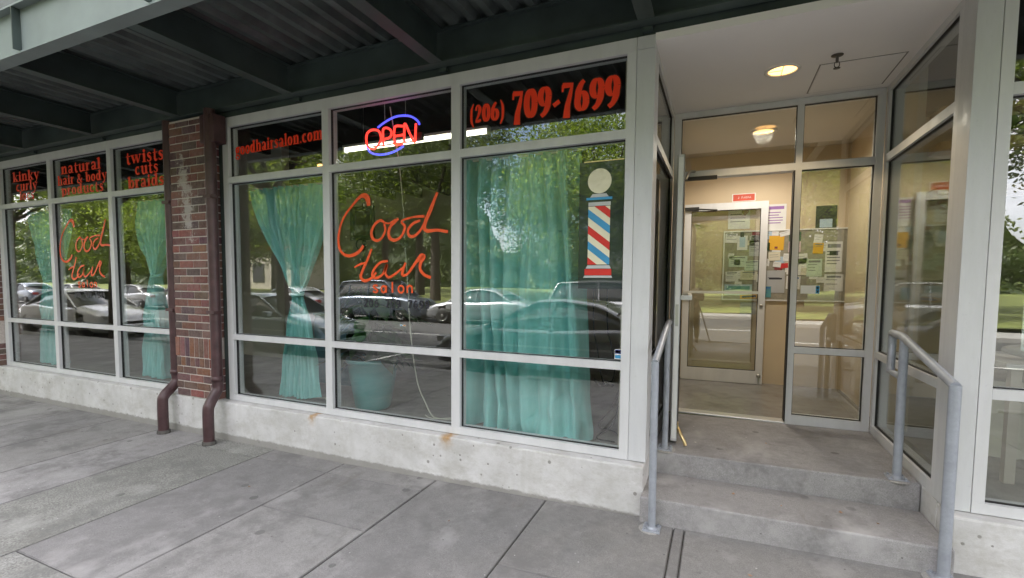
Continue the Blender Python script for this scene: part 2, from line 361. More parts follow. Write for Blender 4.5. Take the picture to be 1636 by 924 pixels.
# ================================================================== GROUND
xs = [-7.95, -7.05, -6.2, -5.4, -4.66, -3.79, -2.96, -2.045, -1.14, -.285, -.222, 1.56, 2.45]
xs = [-60+i*.9 for i in range(58) if -60+i*.9 < -8.5] + xs + [3.35+.9*i for i in range(60)]
def ybreaks(i, x):
    if -4.5 < x < -2.1: base = [-.08, -.30]
    else: base = [-.08]
    c = (x)
    if -2.9 < c < -2.1 or -1.1 < c < -.3: base += [-.93]
    if c < -3.0 and c > -4.6 and c > -3.9: base += [-1.93]
    else: base += [-1.93] if (i % 2) else [-2.6]
    return base + [-3.3, -4.2]
mb = MB(); rs = random.Random(3)
for i in range(len(xs)-1):
    x0, x1 = xs[i], xs[i+1]; cxm = (x0+x1)/2
    yb = ybreaks(i, cxm)
    for a, b in zip(yb, yb[1:]):
        g = .003 if abs(x0+4.66) > .02 and abs(x0+2.045) > .02 else .007
        X0, X1, Y0, Y1 = x0+g, x1-.003, b+.003, a-(.003 if a < -.1 else 0)
        agg = (-4.66 < cxm < -3.79) or (-3.79 < cxm < -2.96 and a <= -1.93)
        mb.cur = 1 if agg else 0
        t = rs.uniform(.86, 1.12); 
        if x1-x0 < .1: t = .8
        if x1 < -4.6: t *= 1.17
        mb.ct = (t, t, t*rs.uniform(.98, 1.01))
        bv = .006; nx, ny = 3, max(2, int((Y1-Y0)/.3))
        X = [X0, X0+bv]+[X0+bv+(X1-X0-2*bv)*k/nx for k in range(1, nx)]+[X1-bv, X1]
        Y = [Y0, Y0+bv]+[Y0+bv+(Y1-Y0-2*bv)*k/ny for k in range(1, ny)]+[Y1-bv, Y1]
        vs = [(x, y, gz(x, y)-(.006 if (x in (X0, X1) or y in (Y0, Y1)) else 0)) for x in X for y in Y]
        n = len(Y)
        base_t = mb.ct
        for p in range(len(X)-1):
            for q in range(n-1):
                ed = p in (0, len(X)-2) or q in (0, n-2); mb.ct = tuple(v*(.68 if ed else 1) for v in base_t)
                mb.add([vs[p*n+q], vs[(p+1)*n+q], vs[(p+1)*n+q+1], vs[p*n+q+1]], [(0, 1, 2, 3)])
        # slab edges
        per = [(X0, Y0), (X1, Y0), (X1, Y1), (X0, Y1)]
        for (ax, ay), (bx, by) in zip(per, per[1:]+per[:1]):
            mb.add([(ax, ay, gz(ax, ay)-.006), (bx, by, gz(bx, by)-.006), (bx, by, gz(bx, by)-.05), (ax, ay, gz(ax, ay)-.05)], [(0, 3, 2, 1)])
mb.build('sidewalk', [M['slab'], M['aggregate']], kind='structure')
mb = MB()
XX = [-60, -5, -3, -.5, 1.3, 4, 60]
vs = [(x, y, gz(x, y)-.016) for x in XX for y in (-4.2, .3)]
mb.add(vs, [(2*i, 2*i+2, 2*i+3, 2*i+1) for i in range(len(XX)-1)])
mb.build('sidewalk_joint_bed', M['joint'], kind='structure')
mb = MB()
for i in range(40):
    x0 = -60+3*i; mb.box(x0+.004, x0+2.996, -4.38, -4.205, -.6, gz(x0+1.5, -4.2)+.001)
mb.build('kerb', M['kerb'], bevel=.012, kind='structure')
MB().add([(-300, -16, -.42), (300, -16, -.42), (300, -4.3, -.42), (-300, -4.3, -.42)], [(0, 1, 2, 3)]).build('road', M['asphalt'], kind='structure')
mb = MB()
mb.add([(-200, -10.25, -.416), (200, -10.25, -.416), (200, -10.13, -.416), (-200, -10.13, -.416)], [(0, 1, 2, 3)])
for k in range(40):
    x = -100+k*6.2; mb.add([(x, -6.75, -.416), (x+.1, -6.75, -.416), (x+.1, -4.5, -.416), (x, -4.5, -.416)], [(0, 1, 2, 3)])
mb.build('road_marking', M['roadline'], kind='structure')
mb = MB()
for i in range(50): mb.box(-150+6*i+.01, -150+6*i+5.99, -16.2, -16.0, -.6, -.28)
mb.build('far_kerb', M['kerb'], bevel=.012, kind='structure')
mb = MB()
mb.add([(-300, -18.2, -.29), (300, -18.2, -.29), (300, -16.2, -.29), (-300, -16.2, -.29)], [(0, 1, 2, 3)]); mb.build('far_pavement', M['kerb'], kind='structure')
mb = MB(); nx, ny = 60, 16; vs = []
for i in range(nx+1):
    for j in range(ny+1):
        x = -150+300*i/nx; y = -18.2-4.5*j-(j**2)*.35
        vs.append((x, y, -.28+.9*min(1, j/8)+.15*math.sin(x*.13+j)))
mb.add(vs, [(i*(ny+1)+j, (i+1)*(ny+1)+j, (i+1)*(ny+1)+j+1, i*(ny+1)+j+1) for i in range(nx) for j in range(ny)], True)
mb.build('lawn', M['grass'], kind='structure')
MB().add([(-700, -700, -.75), (700, -700, -.75), (700, 300, -.75), (-700, 300, -.75)], [(0, 1, 2, 3)]).build('ground', M['grass'], kind='structure')

# ================================================================== BUILDING
bld = thing('shop_building', 'street level shop building with grey aluminium storefront windows over a pale concrete base', 'building')
def part(mb, name, mat, **k): return mb.build(name, mat, bld, **k)
ZB, ZGB, ZG, ZT, T1T, T1B, T2T, T2B = .133, .189, 2.793, 2.882, 2.318, 2.258, .792, .738
part(MB().box(-14, -.484, -.08, .12, -.7, .128), 'base_wall', M['basewall'], bevel=.012)
part(MB().box(1.060, 12, -.08, .12, -.7, .128), 'base_wall', M['basewall'], bevel=.012)
# upper wall above the heads and deck (out of frame, carries the canopy)
part(MB().box(-14, 12, .02, .30, 2.892, 13), 'wall', M['canopy'])
part(MB().box(-60, -14, -.02, .30, -.5, 13), 'wall', M['tan_light'])
part(MB().box(12, 60, -.02, .30, -.5, 13), 'wall', M['tan_light'])
part(MB().box(-14, 12, 8, 8.3, 0, 13), 'wall', M['tan_light'])
part(MB().box(-60, 60, .30, 8.3, 13, 13.3), 'roof', M['tan_light'])
GY = .045
def bay(x0, x1, lw, rw=None, name='window', last=False, base=ZB, top=ZT, z_mid=True):
    """one storefront bay: left mullion x0..x0+lw, glass up to x1; optional right jamb of width rw"""
    f = MB(); y0, y1 = 0, .11
    f.box(x0, x0+lw, y0, y1, base+.056, ZG)
    f.box(x0, x1+(rw or 0), y0, y1, ZG, top); f.box(x0, x1+(rw or 0), y0, y1, base, base+.056)
    gx0, gx1 = x0+lw, x1
    f.box(gx0, gx1, y0, y1, T1B, T1T); f.box(gx0, gx1, y0, y1, T2B, T2T)
    if rw: f.box(x1, x1+rw, y0, y1, base+.056, ZG)
    wf = part(f, name, M['alu'], bevel=.0015)
    g = MB(); e = .004
    for a, b in ((base+.056, T2B), (T2T, T1B), (T1T, ZG)):
        for (xa, xb, za, zb) in ((gx0, gx0+e, a, b), (gx1-e, gx1, a, b), (gx0+e, gx1-e, a, a+e), (gx0+e, gx1-e, b-e, b)):
            g.box(xa, xb, GY-.012, GY+.012, za, zb)
    g.build('gasket', M['gasket'], wf)
    for a, b in ((base+.056, T2B), (T2T, T1B), (T1T, ZG)):
        MB().box(gx0+e, gx1-e, GY-.004, GY+.004, a+e, b-e).build('pane', M['glass'], wf)
    return wf
A = [-8.99, -7.71, -6.435, -5.155]
wA = [bay(A[0], A[1], .10), bay(A[1], A[2], .075), bay(A[2], -5.165, .075, .05)]
B = [-4.50, -3.237, -1.956, -.657]
wB = [bay(B[0], B[1], .08), bay(B[1], B[2], .075), bay(B[2], B[3], .075, .06)]
C = [1.162, 2.55, 3.85, 5.15, 6.45]
wC = [bay(C[0], C[1], .052)] + [bay(C[i], C[i+1], .075, .075 if i == 3 else None) for i in (1, 2, 3)]
part(MB().box(6.53, 12, -.04, .12, .13, 2.89), 'wall', M['tan_light'])
# corner posts, back of brick wall left of the A windows
part(MB().box(-.595, -.483, .002, .16, ZB, 2.802).box(-.595, -.483, 0, .16, 2.804, ZT), 'corner_post', M['alu_post'], bevel=.002)
part(MB().box(1.058, 1.160, .002, .16, ZB, ZT), 'corner_post', M['alu_post'], bevel=.002)
part(MB().box(-4.565, -4.502, .01, .11, .13, 2.88), 'flashing', M['canopy'])

# brick pillars
def brickmat():
    mt, nt, b = newmat('weathered_brick'); co = objco(nt)
    a = N(nt, 'ShaderNodeAttribute', attribute_name='tint')
    c = mixc(nt, 1.0, a.outputs['Color'], ramp(nt, noise(nt, 40, 5, .7, co), [(.3, .7), (.7, 1.25)]), 'MULTIPLY')
    c = mixc(nt, ramp(nt, noise(nt, 6, 7, .8, co), [(.42, 0), (.7, .55)]), c, (.24, .19, .175))
    return mt, nt, b, c, co
def stain(nt, c, co):
    sx = nt.nodes.new('ShaderNodeSeparateXYZ'); nt.links.new(co, sx.inputs[0])
    wx = mth(nt, 'ADD', -4.98, mth(nt, 'MULTIPLY', mth(nt, 'SUBTRACT', 2.45, sx.outputs['Z']), .16))
    dx = mth(nt, 'MULTIPLY', mth(nt, 'ABSOLUTE', mth(nt, 'SUBTRACT', sx.outputs['X'], wx)), 3.6)
    dz = mth(nt, 'POWER', mth(nt, 'MULTIPLY', mth(nt, 'ABSOLUTE', mth(nt, 'SUBTRACT', sx.outputs['Z'], 2.12)), 1.7), 3)
    f = mth(nt, 'SUBTRACT', mth(nt, 'MULTIPLY', noise(nt, 9, 7, .85, co), 3.2), mth(nt, 'ADD', mth(nt, 'MULTIPLY', dx, 1.0), mth(nt, 'ADD', dz, .95)))
    msk = ramp(nt, f, [(.28, 0), (.5, .75)])
    return mixc(nt, msk, c, (.50, .46, .43))
mt, nt, b, c, co = brickmat(); nt.links.new(stain(nt, c, co), b.inputs['Base Color']); b.inputs['Roughness'].default_value = .85
bump(nt, b, noise(nt, 70, 5, .7, co), .5, .004); M['brick'] = mt
mt, nt, b = newmat('brick_mortar'); co = objco(nt)
c = ramp(nt, noise(nt, 50, 4, .6, co), [(.3, (.45, .40, .37)), (.7, (.62, .57, .53))]); nt.links.new(stain(nt, c, co), b.inputs['Base Color'])
b.inputs['Roughness'].default_value = .95; M['mortar'] = mt
def pillar(x0, x1, label_seed):
    rb = random.Random(label_seed); mo = MB(); bk = MB()
    yf = -.088; z0 = .131; course = .0775; L = .2065; g = .0055
    mo.box(x0+.006, x1-.006, yf+.007, .16, z0, 2.905)
    pal = [(.18, .078, .062), (.21, .088, .066), (.15, .07, .06), (.105, .06, .06), (.13, .075, .066), (.22, .10, .075)]
    def one(a, b_, za, zb, col=None, yo=0):
        bk.ct = col or tuple(v*rb.uniform(.8, 1.15) for v in rb.choice(pal))
        a, b_ = max(a, x0), min(b_, x1)
        if b_-a < .012: return
        bk.box(a, b_, yf+yo+rb.uniform(-.0012, .0012), .10, za, zb)
    z = z0; row = 0
    while z < 2.88:
        if row == 4:       # row of brick ends on edge
            x = x0
            while x < x1: one(x+g, x+.072-g, z+g, z+.098-g); x += .072
            z += .098; row += 1; continue
        if row == 5:       # soldier course, two bright orange closers at its ends
            x = x0
            one(x0, x0+.06, z+g, z+.205-g, (.25, .095, .06), -.004); x = x0+.066
            while x < x1-.075: one(x+g, x+.072-g, z+g, z+.205-g); x += .072
            one(x1-.066, x1-.018, z+g, z+.205-g, (.30, .09, .045), -.014)
            z += .205; row += 1; continue
        off = L/2 if row % 2 else 0
        x = x0-off
        while x < x1: one(x+g, x+L-g, z+g, min(z+course-g, 2.885)); x += L
        z += course; row += 1
    p = bk.build('brick_pillar', M['brick'], bld, bevel=.003, seg=1)
    mo.build('mortar', M['mortar'], p)
    return p
pillar(-5.175, -4.575, 5); pillar(-9.62, -9.03, 9)
part(MB().box(-14, -9.625, -.04, .16, .13, 2.88), 'wall', M['tan_light'])

# ------------------------------------------------------------------ recess
YB = 1.476; LZ = .124
part(MB().box(-.484, 1.162, .0, YB+.12, 2.84, 2.888), 'soffit', M['soffit'])
part(MB().box(-.55, 1.20, YB, YB+.1, 2.888, 3.3), 'wall', M['soffit'])
def yzframe(x0, x1, gx, name, zbase, rails):
    f = MB(); y0, y1 = .162, YB
    f.box(x0, x1, y0, y0+.055, zbase+.07, ZG); f.box(x0, x1, y1-.06, y1-.002, zbase+.07, ZG)
    f.box(x0, x1, y0, y1-.002, ZG, 2.838); f.box(x0, x1, y0, y1-.002, zbase, zbase+.07)
    for a, b in rails: f.box(x0, x1, y0+.055, y1-.06, a, b)
    wf = part(f, name, M['alu'], bevel=.0015); e = .004
    zs = [zbase+.07] + [v for r in rails for v in r] + [ZG]
    g = MB()
    for a, b in zip(zs[::2], zs[1::2]):
        ya, yb = y0+.055, y1-.06
        for (p, q, za, zb) in ((ya, ya+e, a, b), (yb-e, yb, a, b), (ya+e, yb-e, a, a+e), (ya+e, yb-e, b-e, b)):
            g.box(gx-.012, gx+.012, p, q, za, zb)
        MB().box(gx-.004, gx+.004, ya+e, yb-e, a+e, b-e).build('pane', M['glass'], wf)
    g.build('gasket', M['gasket'], wf)
    return wf
yzframe(-.578, -.485, -.515, 'side_window', .13, ((T2B, T2T), (T1B, T1T)))
yzframe(1.060, 1.158, 1.090, 'side_window', .13, ((T2B, T2T), (T1B, T1T)))
# back frame with the doorway
f = MB(); y0, y1 = YB, YB+.10
f.box(-.483, 1.058, y0, y1, 2.790, 2.838)                    # head
f.box(-.483, -.425, y0, y1, LZ, 2.790); f.box(.470, .517, y0, y1, LZ, 2.790); f.box(1.005, 1.058, y0, y1, LZ, 2.790)
f.box(-.425, .470, y0, y1, T1B, T1T); f.box(.517, 1.005, y0, y1, T1B, T1T)
f.box(.517, 1.005, y0, y1, .735, .788); f.box(.517, 1.005, y0, y1, LZ, .205)
ent = part(f, 'entrance_frame', M['alu'], bevel=.0015)
g = MB(); e = .005; GB = YB+.035
for (xa, xb, za, zb) in ((-.425, .470, T1T, 2.790), (.517, 1.005, T1T, 2.790), (.517, 1.005, .788, T1B), (.517, 1.005, .205, .735)):
    for (p, q, r_, t) in ((xa, xa+e, za, zb), (xb-e, xb, za, zb), (xa+e, xb-e, za, za+e), (xa+e, xb-e, zb-e, zb)):
        g.box(p, q, GB-.014, GB+.014, r_, t)
    MB().box(xa+e, xb-e, GB-.004, GB+.004, za+e, zb-e).build('pane', M['door_glass'], ent)
g.build('gasket', M['gasket'], ent)
MB().box(-.424, .469, y0-.01, y1+.02, LZ+.001, LZ+.016).build('threshold', M['alu_dull'], ent, bevel=.004)
MB().box(.462, .4695, y0-.006, y1+.01, LZ+.02, T1B).build('weather_strip', M['gasket'], ent)
MB().box(-.40, -.12, y0-.04, y0-.001, 2.232, 2.262).build('closer_track', M['gasket'], ent)

# doors: leaf helper in its own local frame (x along the leaf from the hinge, y thickness)
def leaf(name, wd, h, st, bot, top, parent, midrail=None, glassmat='door_glass'):
    f = MB(); t = .022
    f.box(0, st, -t, t, 0, h); f.box(wd-st, wd, -t, t, 0, h); f.box(st, wd-st, -t, t, 0, bot); f.box(st, wd-st, -t, t, h-top, h)
    d = f.build(name, M['alu'], parent, bevel=.002)
    g = MB(); e = .006
    g.box(st, st+e, -.012, .012, bot, h-top).box(wd-st-e, wd-st, -.012, .012, bot, h-top).box(st+e, wd-st-e, -.012, .012, bot, bot+e).box(st+e, wd-st-e, -.012, .012, h-top-e, h-top)
    g.build('gasket', M['gasket'], d)
    MB().box(st+e, wd-st-e, -.004, .004, bot+e, h-top-e).build('pane', M[glassmat], d)
    return d
def edge(mb_, d, name, mat): return mb_.build(name, mat, d)
d1 = leaf('door', .915, 2.10, .055, .20, .075, bld)
d1.location = (-.402, 1.43, LZ+.022); d1.rotation_euler = (0, 0, math.atan2(-.91, .052))
edge(MB().box(.916, .921, -.015, .015, .02, 2.08), d1, 'edge_plate', M['white_paint'])
edge(MB().box(.02, .92, -.0235, -.0222, .001, 2.099).box(.02, .92, .0222, .0235, .001, 2.099), d1, 'edge_seal', M['gasket'])
edge(MB().box(.922, .925, -.010, .010, .86, 1.02), d1, 'lock_plate', M['chrome'])
edge(MB().box(.80, .84, .022, .075, 1.05, 1.085).box(.10, .84, .075, .10, 1.05, 1.085).box(.10, .14, .022, .075, 1.05, 1.085), d1, 'push_bar', M['white_plastic'])
edge(MB().tube([(.86, .026, .09), (.90, .045, .06), (.93, .075, .01), (.935, .085, -.018)], .013, 8, 4).box(.84, .88, .022, .032, .06, .13), d1, 'kick_stop', M['brass'])
edge(MB().tube([(.06, .03, 2.085), (.03, .055, 2.15), (-.02, .10, 2.165)], .012, 8, 4), d1, 'closer_arm', M['chrome'])
d2 = leaf('door', .90, 2.14, .075, .155, .085, bld)
d2.location = (-.485, 3.18, LZ+.006); d2.rotation_euler = (0, 0, R(1.5))
edge(MB().box(.03, .83, -.075, -.045, 1.065, 1.095).box(.03, .06, -.045, -.022, 1.065, 1.095).box(.80, .83, -.045, -.022, 1.065, 1.095), d2, 'push_bar', M['alu_dull'])
edge(MB().box(.0, .16, -.06, -.022, 2.06, 2.10).tube([(.10, -.05, 2.08), (.36, -.09, 2.05)], .009, 8), d2, 'closer_arm', M['black'])
edge(MB().lathe([(0, -.035), (.018, -.035), (.018, -.022)], .86, 0, 16, 'y', .93), d2, 'lock', M['chrome'])
edge(MB().lathe([(0, -.036), (.022, -.034), (.022, -.022)], .86, 0, 16, 'y', .10).box(.853, .867, -.034, -.022, -.004, .10), d2, 'floor_bolt', M['chrome'])

# ------------------------------------------------------------------ vestibule
part(MB().add([(-.62, YB+.10, LZ+.002), (1.30, YB+.10, LZ+.002), (1.30, 3.36, LZ+.002), (-.62, 3.36, LZ+.002)], [(0, 1, 2, 3)]), 'vestibule_floor', M['vest_floor'])
part(MB().box(-.75, 2.4, 3.30, 3.38, .10, 3.05), 'vestibule_wall', M['tan'])
part(MB().box(-.60, -.525, YB+.102, 3.298, .10, 3.05), 'vestibule_wall', M['tan'])
part(MB().box(1.20, 1.28, YB+.102, 3.298, .10, 3.05), 'vestibule_wall', M['tan'])
part(MB().box(-.52, 1.198, YB+.102, 3.298, 2.86, 2.90), 'vestibule_ceiling', M['tan_light'])

lb = thing('lobby_fill_light', 'added round warm ceiling light brightening the lobby behind the transom glass', 'ceiling light', (.285, 2.42, 2.858))  # fixture and spot added to brighten the lobby walls
MB().lathe([(.12, 0), (.12, -.012), (.095, -.014), (.093, -.004)], 0, 0, 30).build('trim_ring', M['white_paint'], lb)
MB().lathe([(0, -.003), (.093, -.003)], 0, 0, 30).build('lamp_lens', M['warm_on'], lb)
ll = bpy.data.lights.new('lobby_fill_spot', 'SPOT'); ll.energy = 25; ll.color = (1, .92, .80); ll.spot_size = R(165); ll.spot_blend = .6; ll.shadow_soft_size = .09
lo = bpy.data.objects.new('lobby_fill_spot', ll); COL.objects.link(lo); lo.parent = lb; lo.location = (0, 0, -.03)

# ------------------------------------------------------------------ salon and shop interiors
part(MB().box(-13.9, -.602, .12, 7.98, -.02, .118), 'salon_floor', M['salon_floor'])
part(MB().box(1.29, 11.9, .12, 7.98, -.02, .118), 'shop_floor', M['salon_floor'])
part(MB().box(-13.9, -.603, .31, 7.98, 3.5, 3.55), 'salon_ceiling', M['dark_ceiling'])
part(MB().box(1.29, 11.9, .31, 7.98, 3.3, 3.35), 'shop_ceiling', M['dark_ceiling'])
jm = MB()
for i in range(17): jm.box(-13.2+i*.75, -13.12+i*.75, .32, 7.9, 3.24, 3.498)
part(jm, 'ceiling_joist', M['dark_ceiling'])
part(MB().box(-13.9, -.603, 6.4, 6.5, .12, 3.49), 'salon_wall', M['tan_light'])
part(MB().box(-.695, -.625, .17, 3.29, .119, 3.49), 'salon_wall', M['tan_light'])
part(MB().box(-.695, -.602, 3.40, 6.39, .119, 3.49), 'salon_wall', M['tan_light'])
part(MB().box(-13.9, -13.8, .26, 6.39, .119, 3.49), 'salon_wall', M['tan_light'])
part(MB().box(11.8, 11.9, .13, 5.19, .119, 3.29), 'shop_wall', M['tan_light'])
part(MB().box(1.061, 1.16, .121, YB+.1, -.5, .1285), 'base_wall', M['basewall'], bevel=.008)
part(MB().box(-.58, -.486, .121, YB+.1, -.5, .1285), 'base_wall', M['basewall'], bevel=.008)
part(MB().box(-7.25, -6.15, 2.2, 2.34, .119, 3.49), 'salon_partition', M['tan_light'])
part(MB().box(-13.9, -9.7, .17, .25, .119, 3.49), 'salon_wall', M['tan_light'])
part(MB().box(1.29, 1.36, YB+.2, 7.9, .119, 3.29), 'shop_wall', M['tan_light'])
part(MB().box(1.37, 11.9, 5.2, 5.3, .119, 3.29), 'shop_wall', M['tan_light'])

# ------------------------------------------------------------------ soffit fittings
dl = thing('recessed_downlight', 'lit round warm downlight recessed in the white porch ceiling', 'ceiling light', (.288, .807, 2.84))
MB().lathe([(.115, -.001), (.115, -.008), (.092, -.010), (.090, -.004)], 0, 0, 32).build('trim_ring', M['white_paint'], dl)
MB().lathe([(.0, -.002), (.09, -.002)], 0, 0, 32).build('lamp_lens', M['warm_on'], dl)
MB().box(-.002, .002, -.088, .088, -.006, -.003).box(-.088, -.003, -.002, .002, -.0062, -.0032).build('lamp_grille', M['wood'], dl)
ll = bpy.data.lights.new('downlight_lamp', 'SPOT'); ll.energy = 8; ll.color = (1, .75, .45); ll.spot_size = R(120); ll.shadow_soft_size = .07
lo = bpy.data.objects.new('downlight_lamp', ll); COL.objects.link(lo); lo.parent = dl; lo.location = (0, 0, -.03)
bronze = plain('dark_bronze', (.10, .09, .08), .4, .6)
sp = thing('fire_sprinkler', 'small chrome sprinkler head hanging from the porch ceiling', 'sprinkler', (.593, .688, 2.84))
MB().lathe([(0, -.012), (.018, -.012), (.034, -.006), (.036, -.001)], 0, 0, 20).build('escutcheon', bronze, sp)
MB().tube([(0, 0, -.01), (0, 0, -.05)], .009, 10).tube([(-.012, 0, -.045), (-.014, 0, -.07), (0, 0, -.085)], .003, 6, 3).tube([(.012, 0, -.045), (.014, 0, -.07), (0, 0, -.085)], .003, 6, 3).lathe([(0, -.088), (.020, -.088), (.020, -.084), (0, -.084)], 0, 0, 16).build('sprinkler_body', bronze, sp)
hat = thing('access_panel', 'square plaster access panel set in the porch ceiling beside the sprinkler', 'access panel', (.76, 1.1, 2.84))
MB().box(-.235, .235, -.275, .275, -.005, -.0005).build('panel', M['soffit'], hat, bevel=.001)
g = MB()
for q in ((-.247, -.238, -.287, .287), (.238, .247, -.287, .287), (-.238, .238, -.287, -.278), (-.238, .238, .278, .287)): g.box(*q, -.0015, -.0004)
g.build('panel_joint', M['soffit_line'], hat)

# ================================================================== STEPS
mb = MB()
def stepblk(mb, x0, x1, yf0, yf1, yb, zt0, zt1, zb):
    vs = [(x0, yf0, zb), (x1, yf1, zb), (x1, yb, zb), (x0, yb, zb), (x0, yf0, zt0), (x1, yf1, zt1), (x1, yb, zt1), (x0, yb, zt0)]
    mb.add(vs, [(0, 1, 5, 4), (1, 2, 6, 5), (2, 3, 7, 6), (3, 0, 4, 7), (4, 5, 6, 7), (3, 2, 1, 0)])
st = thing('entry_steps', 'two grey concrete steps and landing leading up to the recessed doorway', 'steps')
a = MB(); stepblk(a, -.483, 1.058, .325, .335, YB-.001, .116, .136, -.5); a.build('landing', M['step'], st, bevel=.012, seg=3)
a = MB(); stepblk(a, -.492, 1.0585, -.15, -.15, .322, -.035, -.02, -.5); a.build('step', M['step'], st, bevel=.012, seg=3)
rl = random.Random(8)
for (x, y, z) in ((.05, .12, -.028), (.31, .05, -.026), (.62, .10, -.024), (.78, .02, -.022), (.12, -.52, gz(.1, -.5)), (.47, -.42, gz(.4, -.4)), (-1.62, -.62, gz(-1.6, -.6)), (-3.3, -.75, gz(-3.3, -.75)), (.28, .80, .128), (-.2, .62, .121)):
    a_ = rl.uniform(0, 6.28); r_ = rl.uniform(.010, .018); t = thing('dry_leaf', 'tiny curled dry leaf lying on the concrete of the steps or sidewalk', 'leaf', (x, y, z+.002), 'dry leaves littering the concrete', a_)
    MB().add([(-r_, 0, .004), (0, r_*.6, .001), (r_, 0, .005), (0, -r_*.6, .002), (0, 0, .006)], [(0, 4, 1), (1, 4, 2), (2, 4, 3), (3, 4, 0)]).build('blade', plain('dry_leaf_brown', rl.choice([(.35, .22, .14), (.2, .12, .07), (.6, .56, .5)]), .8), t)
# ================================================================== HANDRAILS
def handrail(label, P, rr, flx):
    t = thing('handrail', label, 'handrail', (P['front'][0], P['front'][1], P['front'][2]), 'grey steel handrails beside the entry steps')
    o = Vector(P['front']); L = lambda p: tuple(Vector(p)-o)
    MB().tube([L(P['front']), L(P['ftop'])], rr, 20).build('post', M['rail'], t)
    MB().tube([L(P['rear']), L(P['rtop'])], rr*.92, 20).build('post', M['rail'], t)
    MB().tube([L(q) for q in P['rail']], rr*.92, 20).build('top_rail', M['rail'], t)
    if 'loop' in P: MB().tube([L(q) for q in P['loop']], rr*.9, 16).build('return_loop', M['rail'], t)
    for q in ('front', 'rear'):
        x, y, z = L(P[q]); s = .052
        mb_ = MB().box(x-s, x+s, y-s, y+s, z, z+.009)
        for sx in (-1, 1):
            for sy in (-1, 1): mb_.tube([(x+sx*.036, y+sy*.036, z+.009), (x+sx*.036, y+sy*.036, z+.02)], .008, 6)
        mb_.lathe([(rr*.9, .022), (rr+.006, .013), (rr+.009, .0095)], x, y, 20, 'z', z)
        mb_.build('base_plate', M['rail'], t, bevel=.002)
        MB().lathe([(.0, .0005), (.075, .0005), (.085, -.004)], x, y, 11, 'z', z).build('grout_pad', M['kerb'], t)
    return t
g1 = gz(-.41, -.24)
handrail('grey steel handrail beside the propped open door left of the steps', dict(
    front=(-.408, -.215, g1), ftop=(-.412, -.215, .845), rear=(-.398, .395, .118), rtop=(-.398, .395, 1.03),
    rail=[(-.412, -.215, .838), (-.40, .30, 1.01), (-.398, .42, 1.035), (-.398, .56, 1.035)]), .0225, 0)
g2 = gz(1.0, -.2)
handrail('grey steel handrail with looped end right of the steps', dict(
    front=(.998, -.20, -.16), ftop=(.998, -.20, .83), rear=(.955, .40, .132), rtop=(.955, .40, 1.0),
    rail=[(.998, -.20, .825), (.955, .43, 1.005), (.953, .62, 1.008)],
    loop=[(.953, .62, 1.008), (.953, .62, .76), (.955, .44, .76), (.955, .40, .76)]), .0255, 0)

# ================================================================== DOWNPIPES
def downpipe(px, py, label, toe):
    t = thing('downpipe', label, 'downpipe', (toe[0], toe[1], gz(*toe)), 'maroon downpipes on the brick pillar')
    o = Vector(t.location); L = lambda p: tuple(Vector(p)-o)
    pts = [(px, py, .36), (px, py, .27), (px+(toe[0]-px)*.3, py+(toe[1]-py)*.35, .205), (toe[0], toe[1]+.02, .135), (toe[0], toe[1], .06), (toe[0], toe[1], gz(*toe)-.01)]
    MB().tube([L((px, py, 2.93)), L((px, py, .36))], .050, 18).build('pipe', M['pipe'], t)
    MB().tube([L(q) for q in pts], .050, 18, 5).build('elbow', M['pipe'], t)
    MB().lathe([(.0505, 0), (.056, 0), (.056, .05), (.0505, .05)], *L((px, py, 0))[:2], 18, 'z', L((0, 0, .34))[2]).build('collar', M['pipe'], t)
    for zz in (1.0, 2.1):
        bt = MB(); bt.box(*[v for v in (L((px-.056, 0, 0))[0], L((px+.056, 0, 0))[0])], L((0, py-.054, 0))[1], L((0, py+.03, 0))[1], L((0, 0, zz))[2], L((0, 0, zz+.03))[2])
        bt.build('bracket', M['pipe'], t)
    MB().lathe([(.062, 0), (.060, .03), (.052, .035)], *L((toe[0], toe[1], 0))[:2], 18).build('boot', M['joint'], t)
    return t
downpipe(-5.243, -.050, 'maroon downpipe on the left edge of the brick pillar', (-5.235, -.205))
downpipe(-4.50, -.125, 'maroon downpipe on the right edge of the brick pillar', (-4.485, -.24))
part(MB().box(-4.60, -4.41, -.16, -.02, 2.62, 2.88), 'rain_hopper', M['pipe'], bevel=.01)

# ================================================================== CANOPY
cn = thing('canopy', 'dark green steel canopy with corrugated deck over the sidewalk', 'canopy', (-4, -.1, 2.9))
def cpart(mb_, name, mat, **k):
    for i in range(len(mb_.v)): v = mb_.v[i]; mb_.v[i] = (v[0]+4, v[1]+.1, v[2]-2.9)
    return mb_.build(name, mat, cn, **k)
CXL, CXR, YF, ZC, ZTOP = -19.0, 6.0, -1.43, 2.93, 3.17
cpart(MB().box(CXL, CXR, -.07, -.058, ZC+.012, ZTOP).box(CXL, CXR, -.11, -.018, ZC, ZC+.011).box(CXL, CXR, -.11, -.071, ZTOP-.012, ZTOP-.001), 'ledger_beam', M['canopy'])
cpart(MB().box(CXL, CXR, YF, YF+.012, ZC+.013, ZC+.30).box(CXL, CXR, YF-.012, YF+.09, ZC, ZC+.012).box(CXL, CXR, YF-.05, YF+.011, ZC+.301, ZC+.313), 'fascia_beam', M['fascia'])
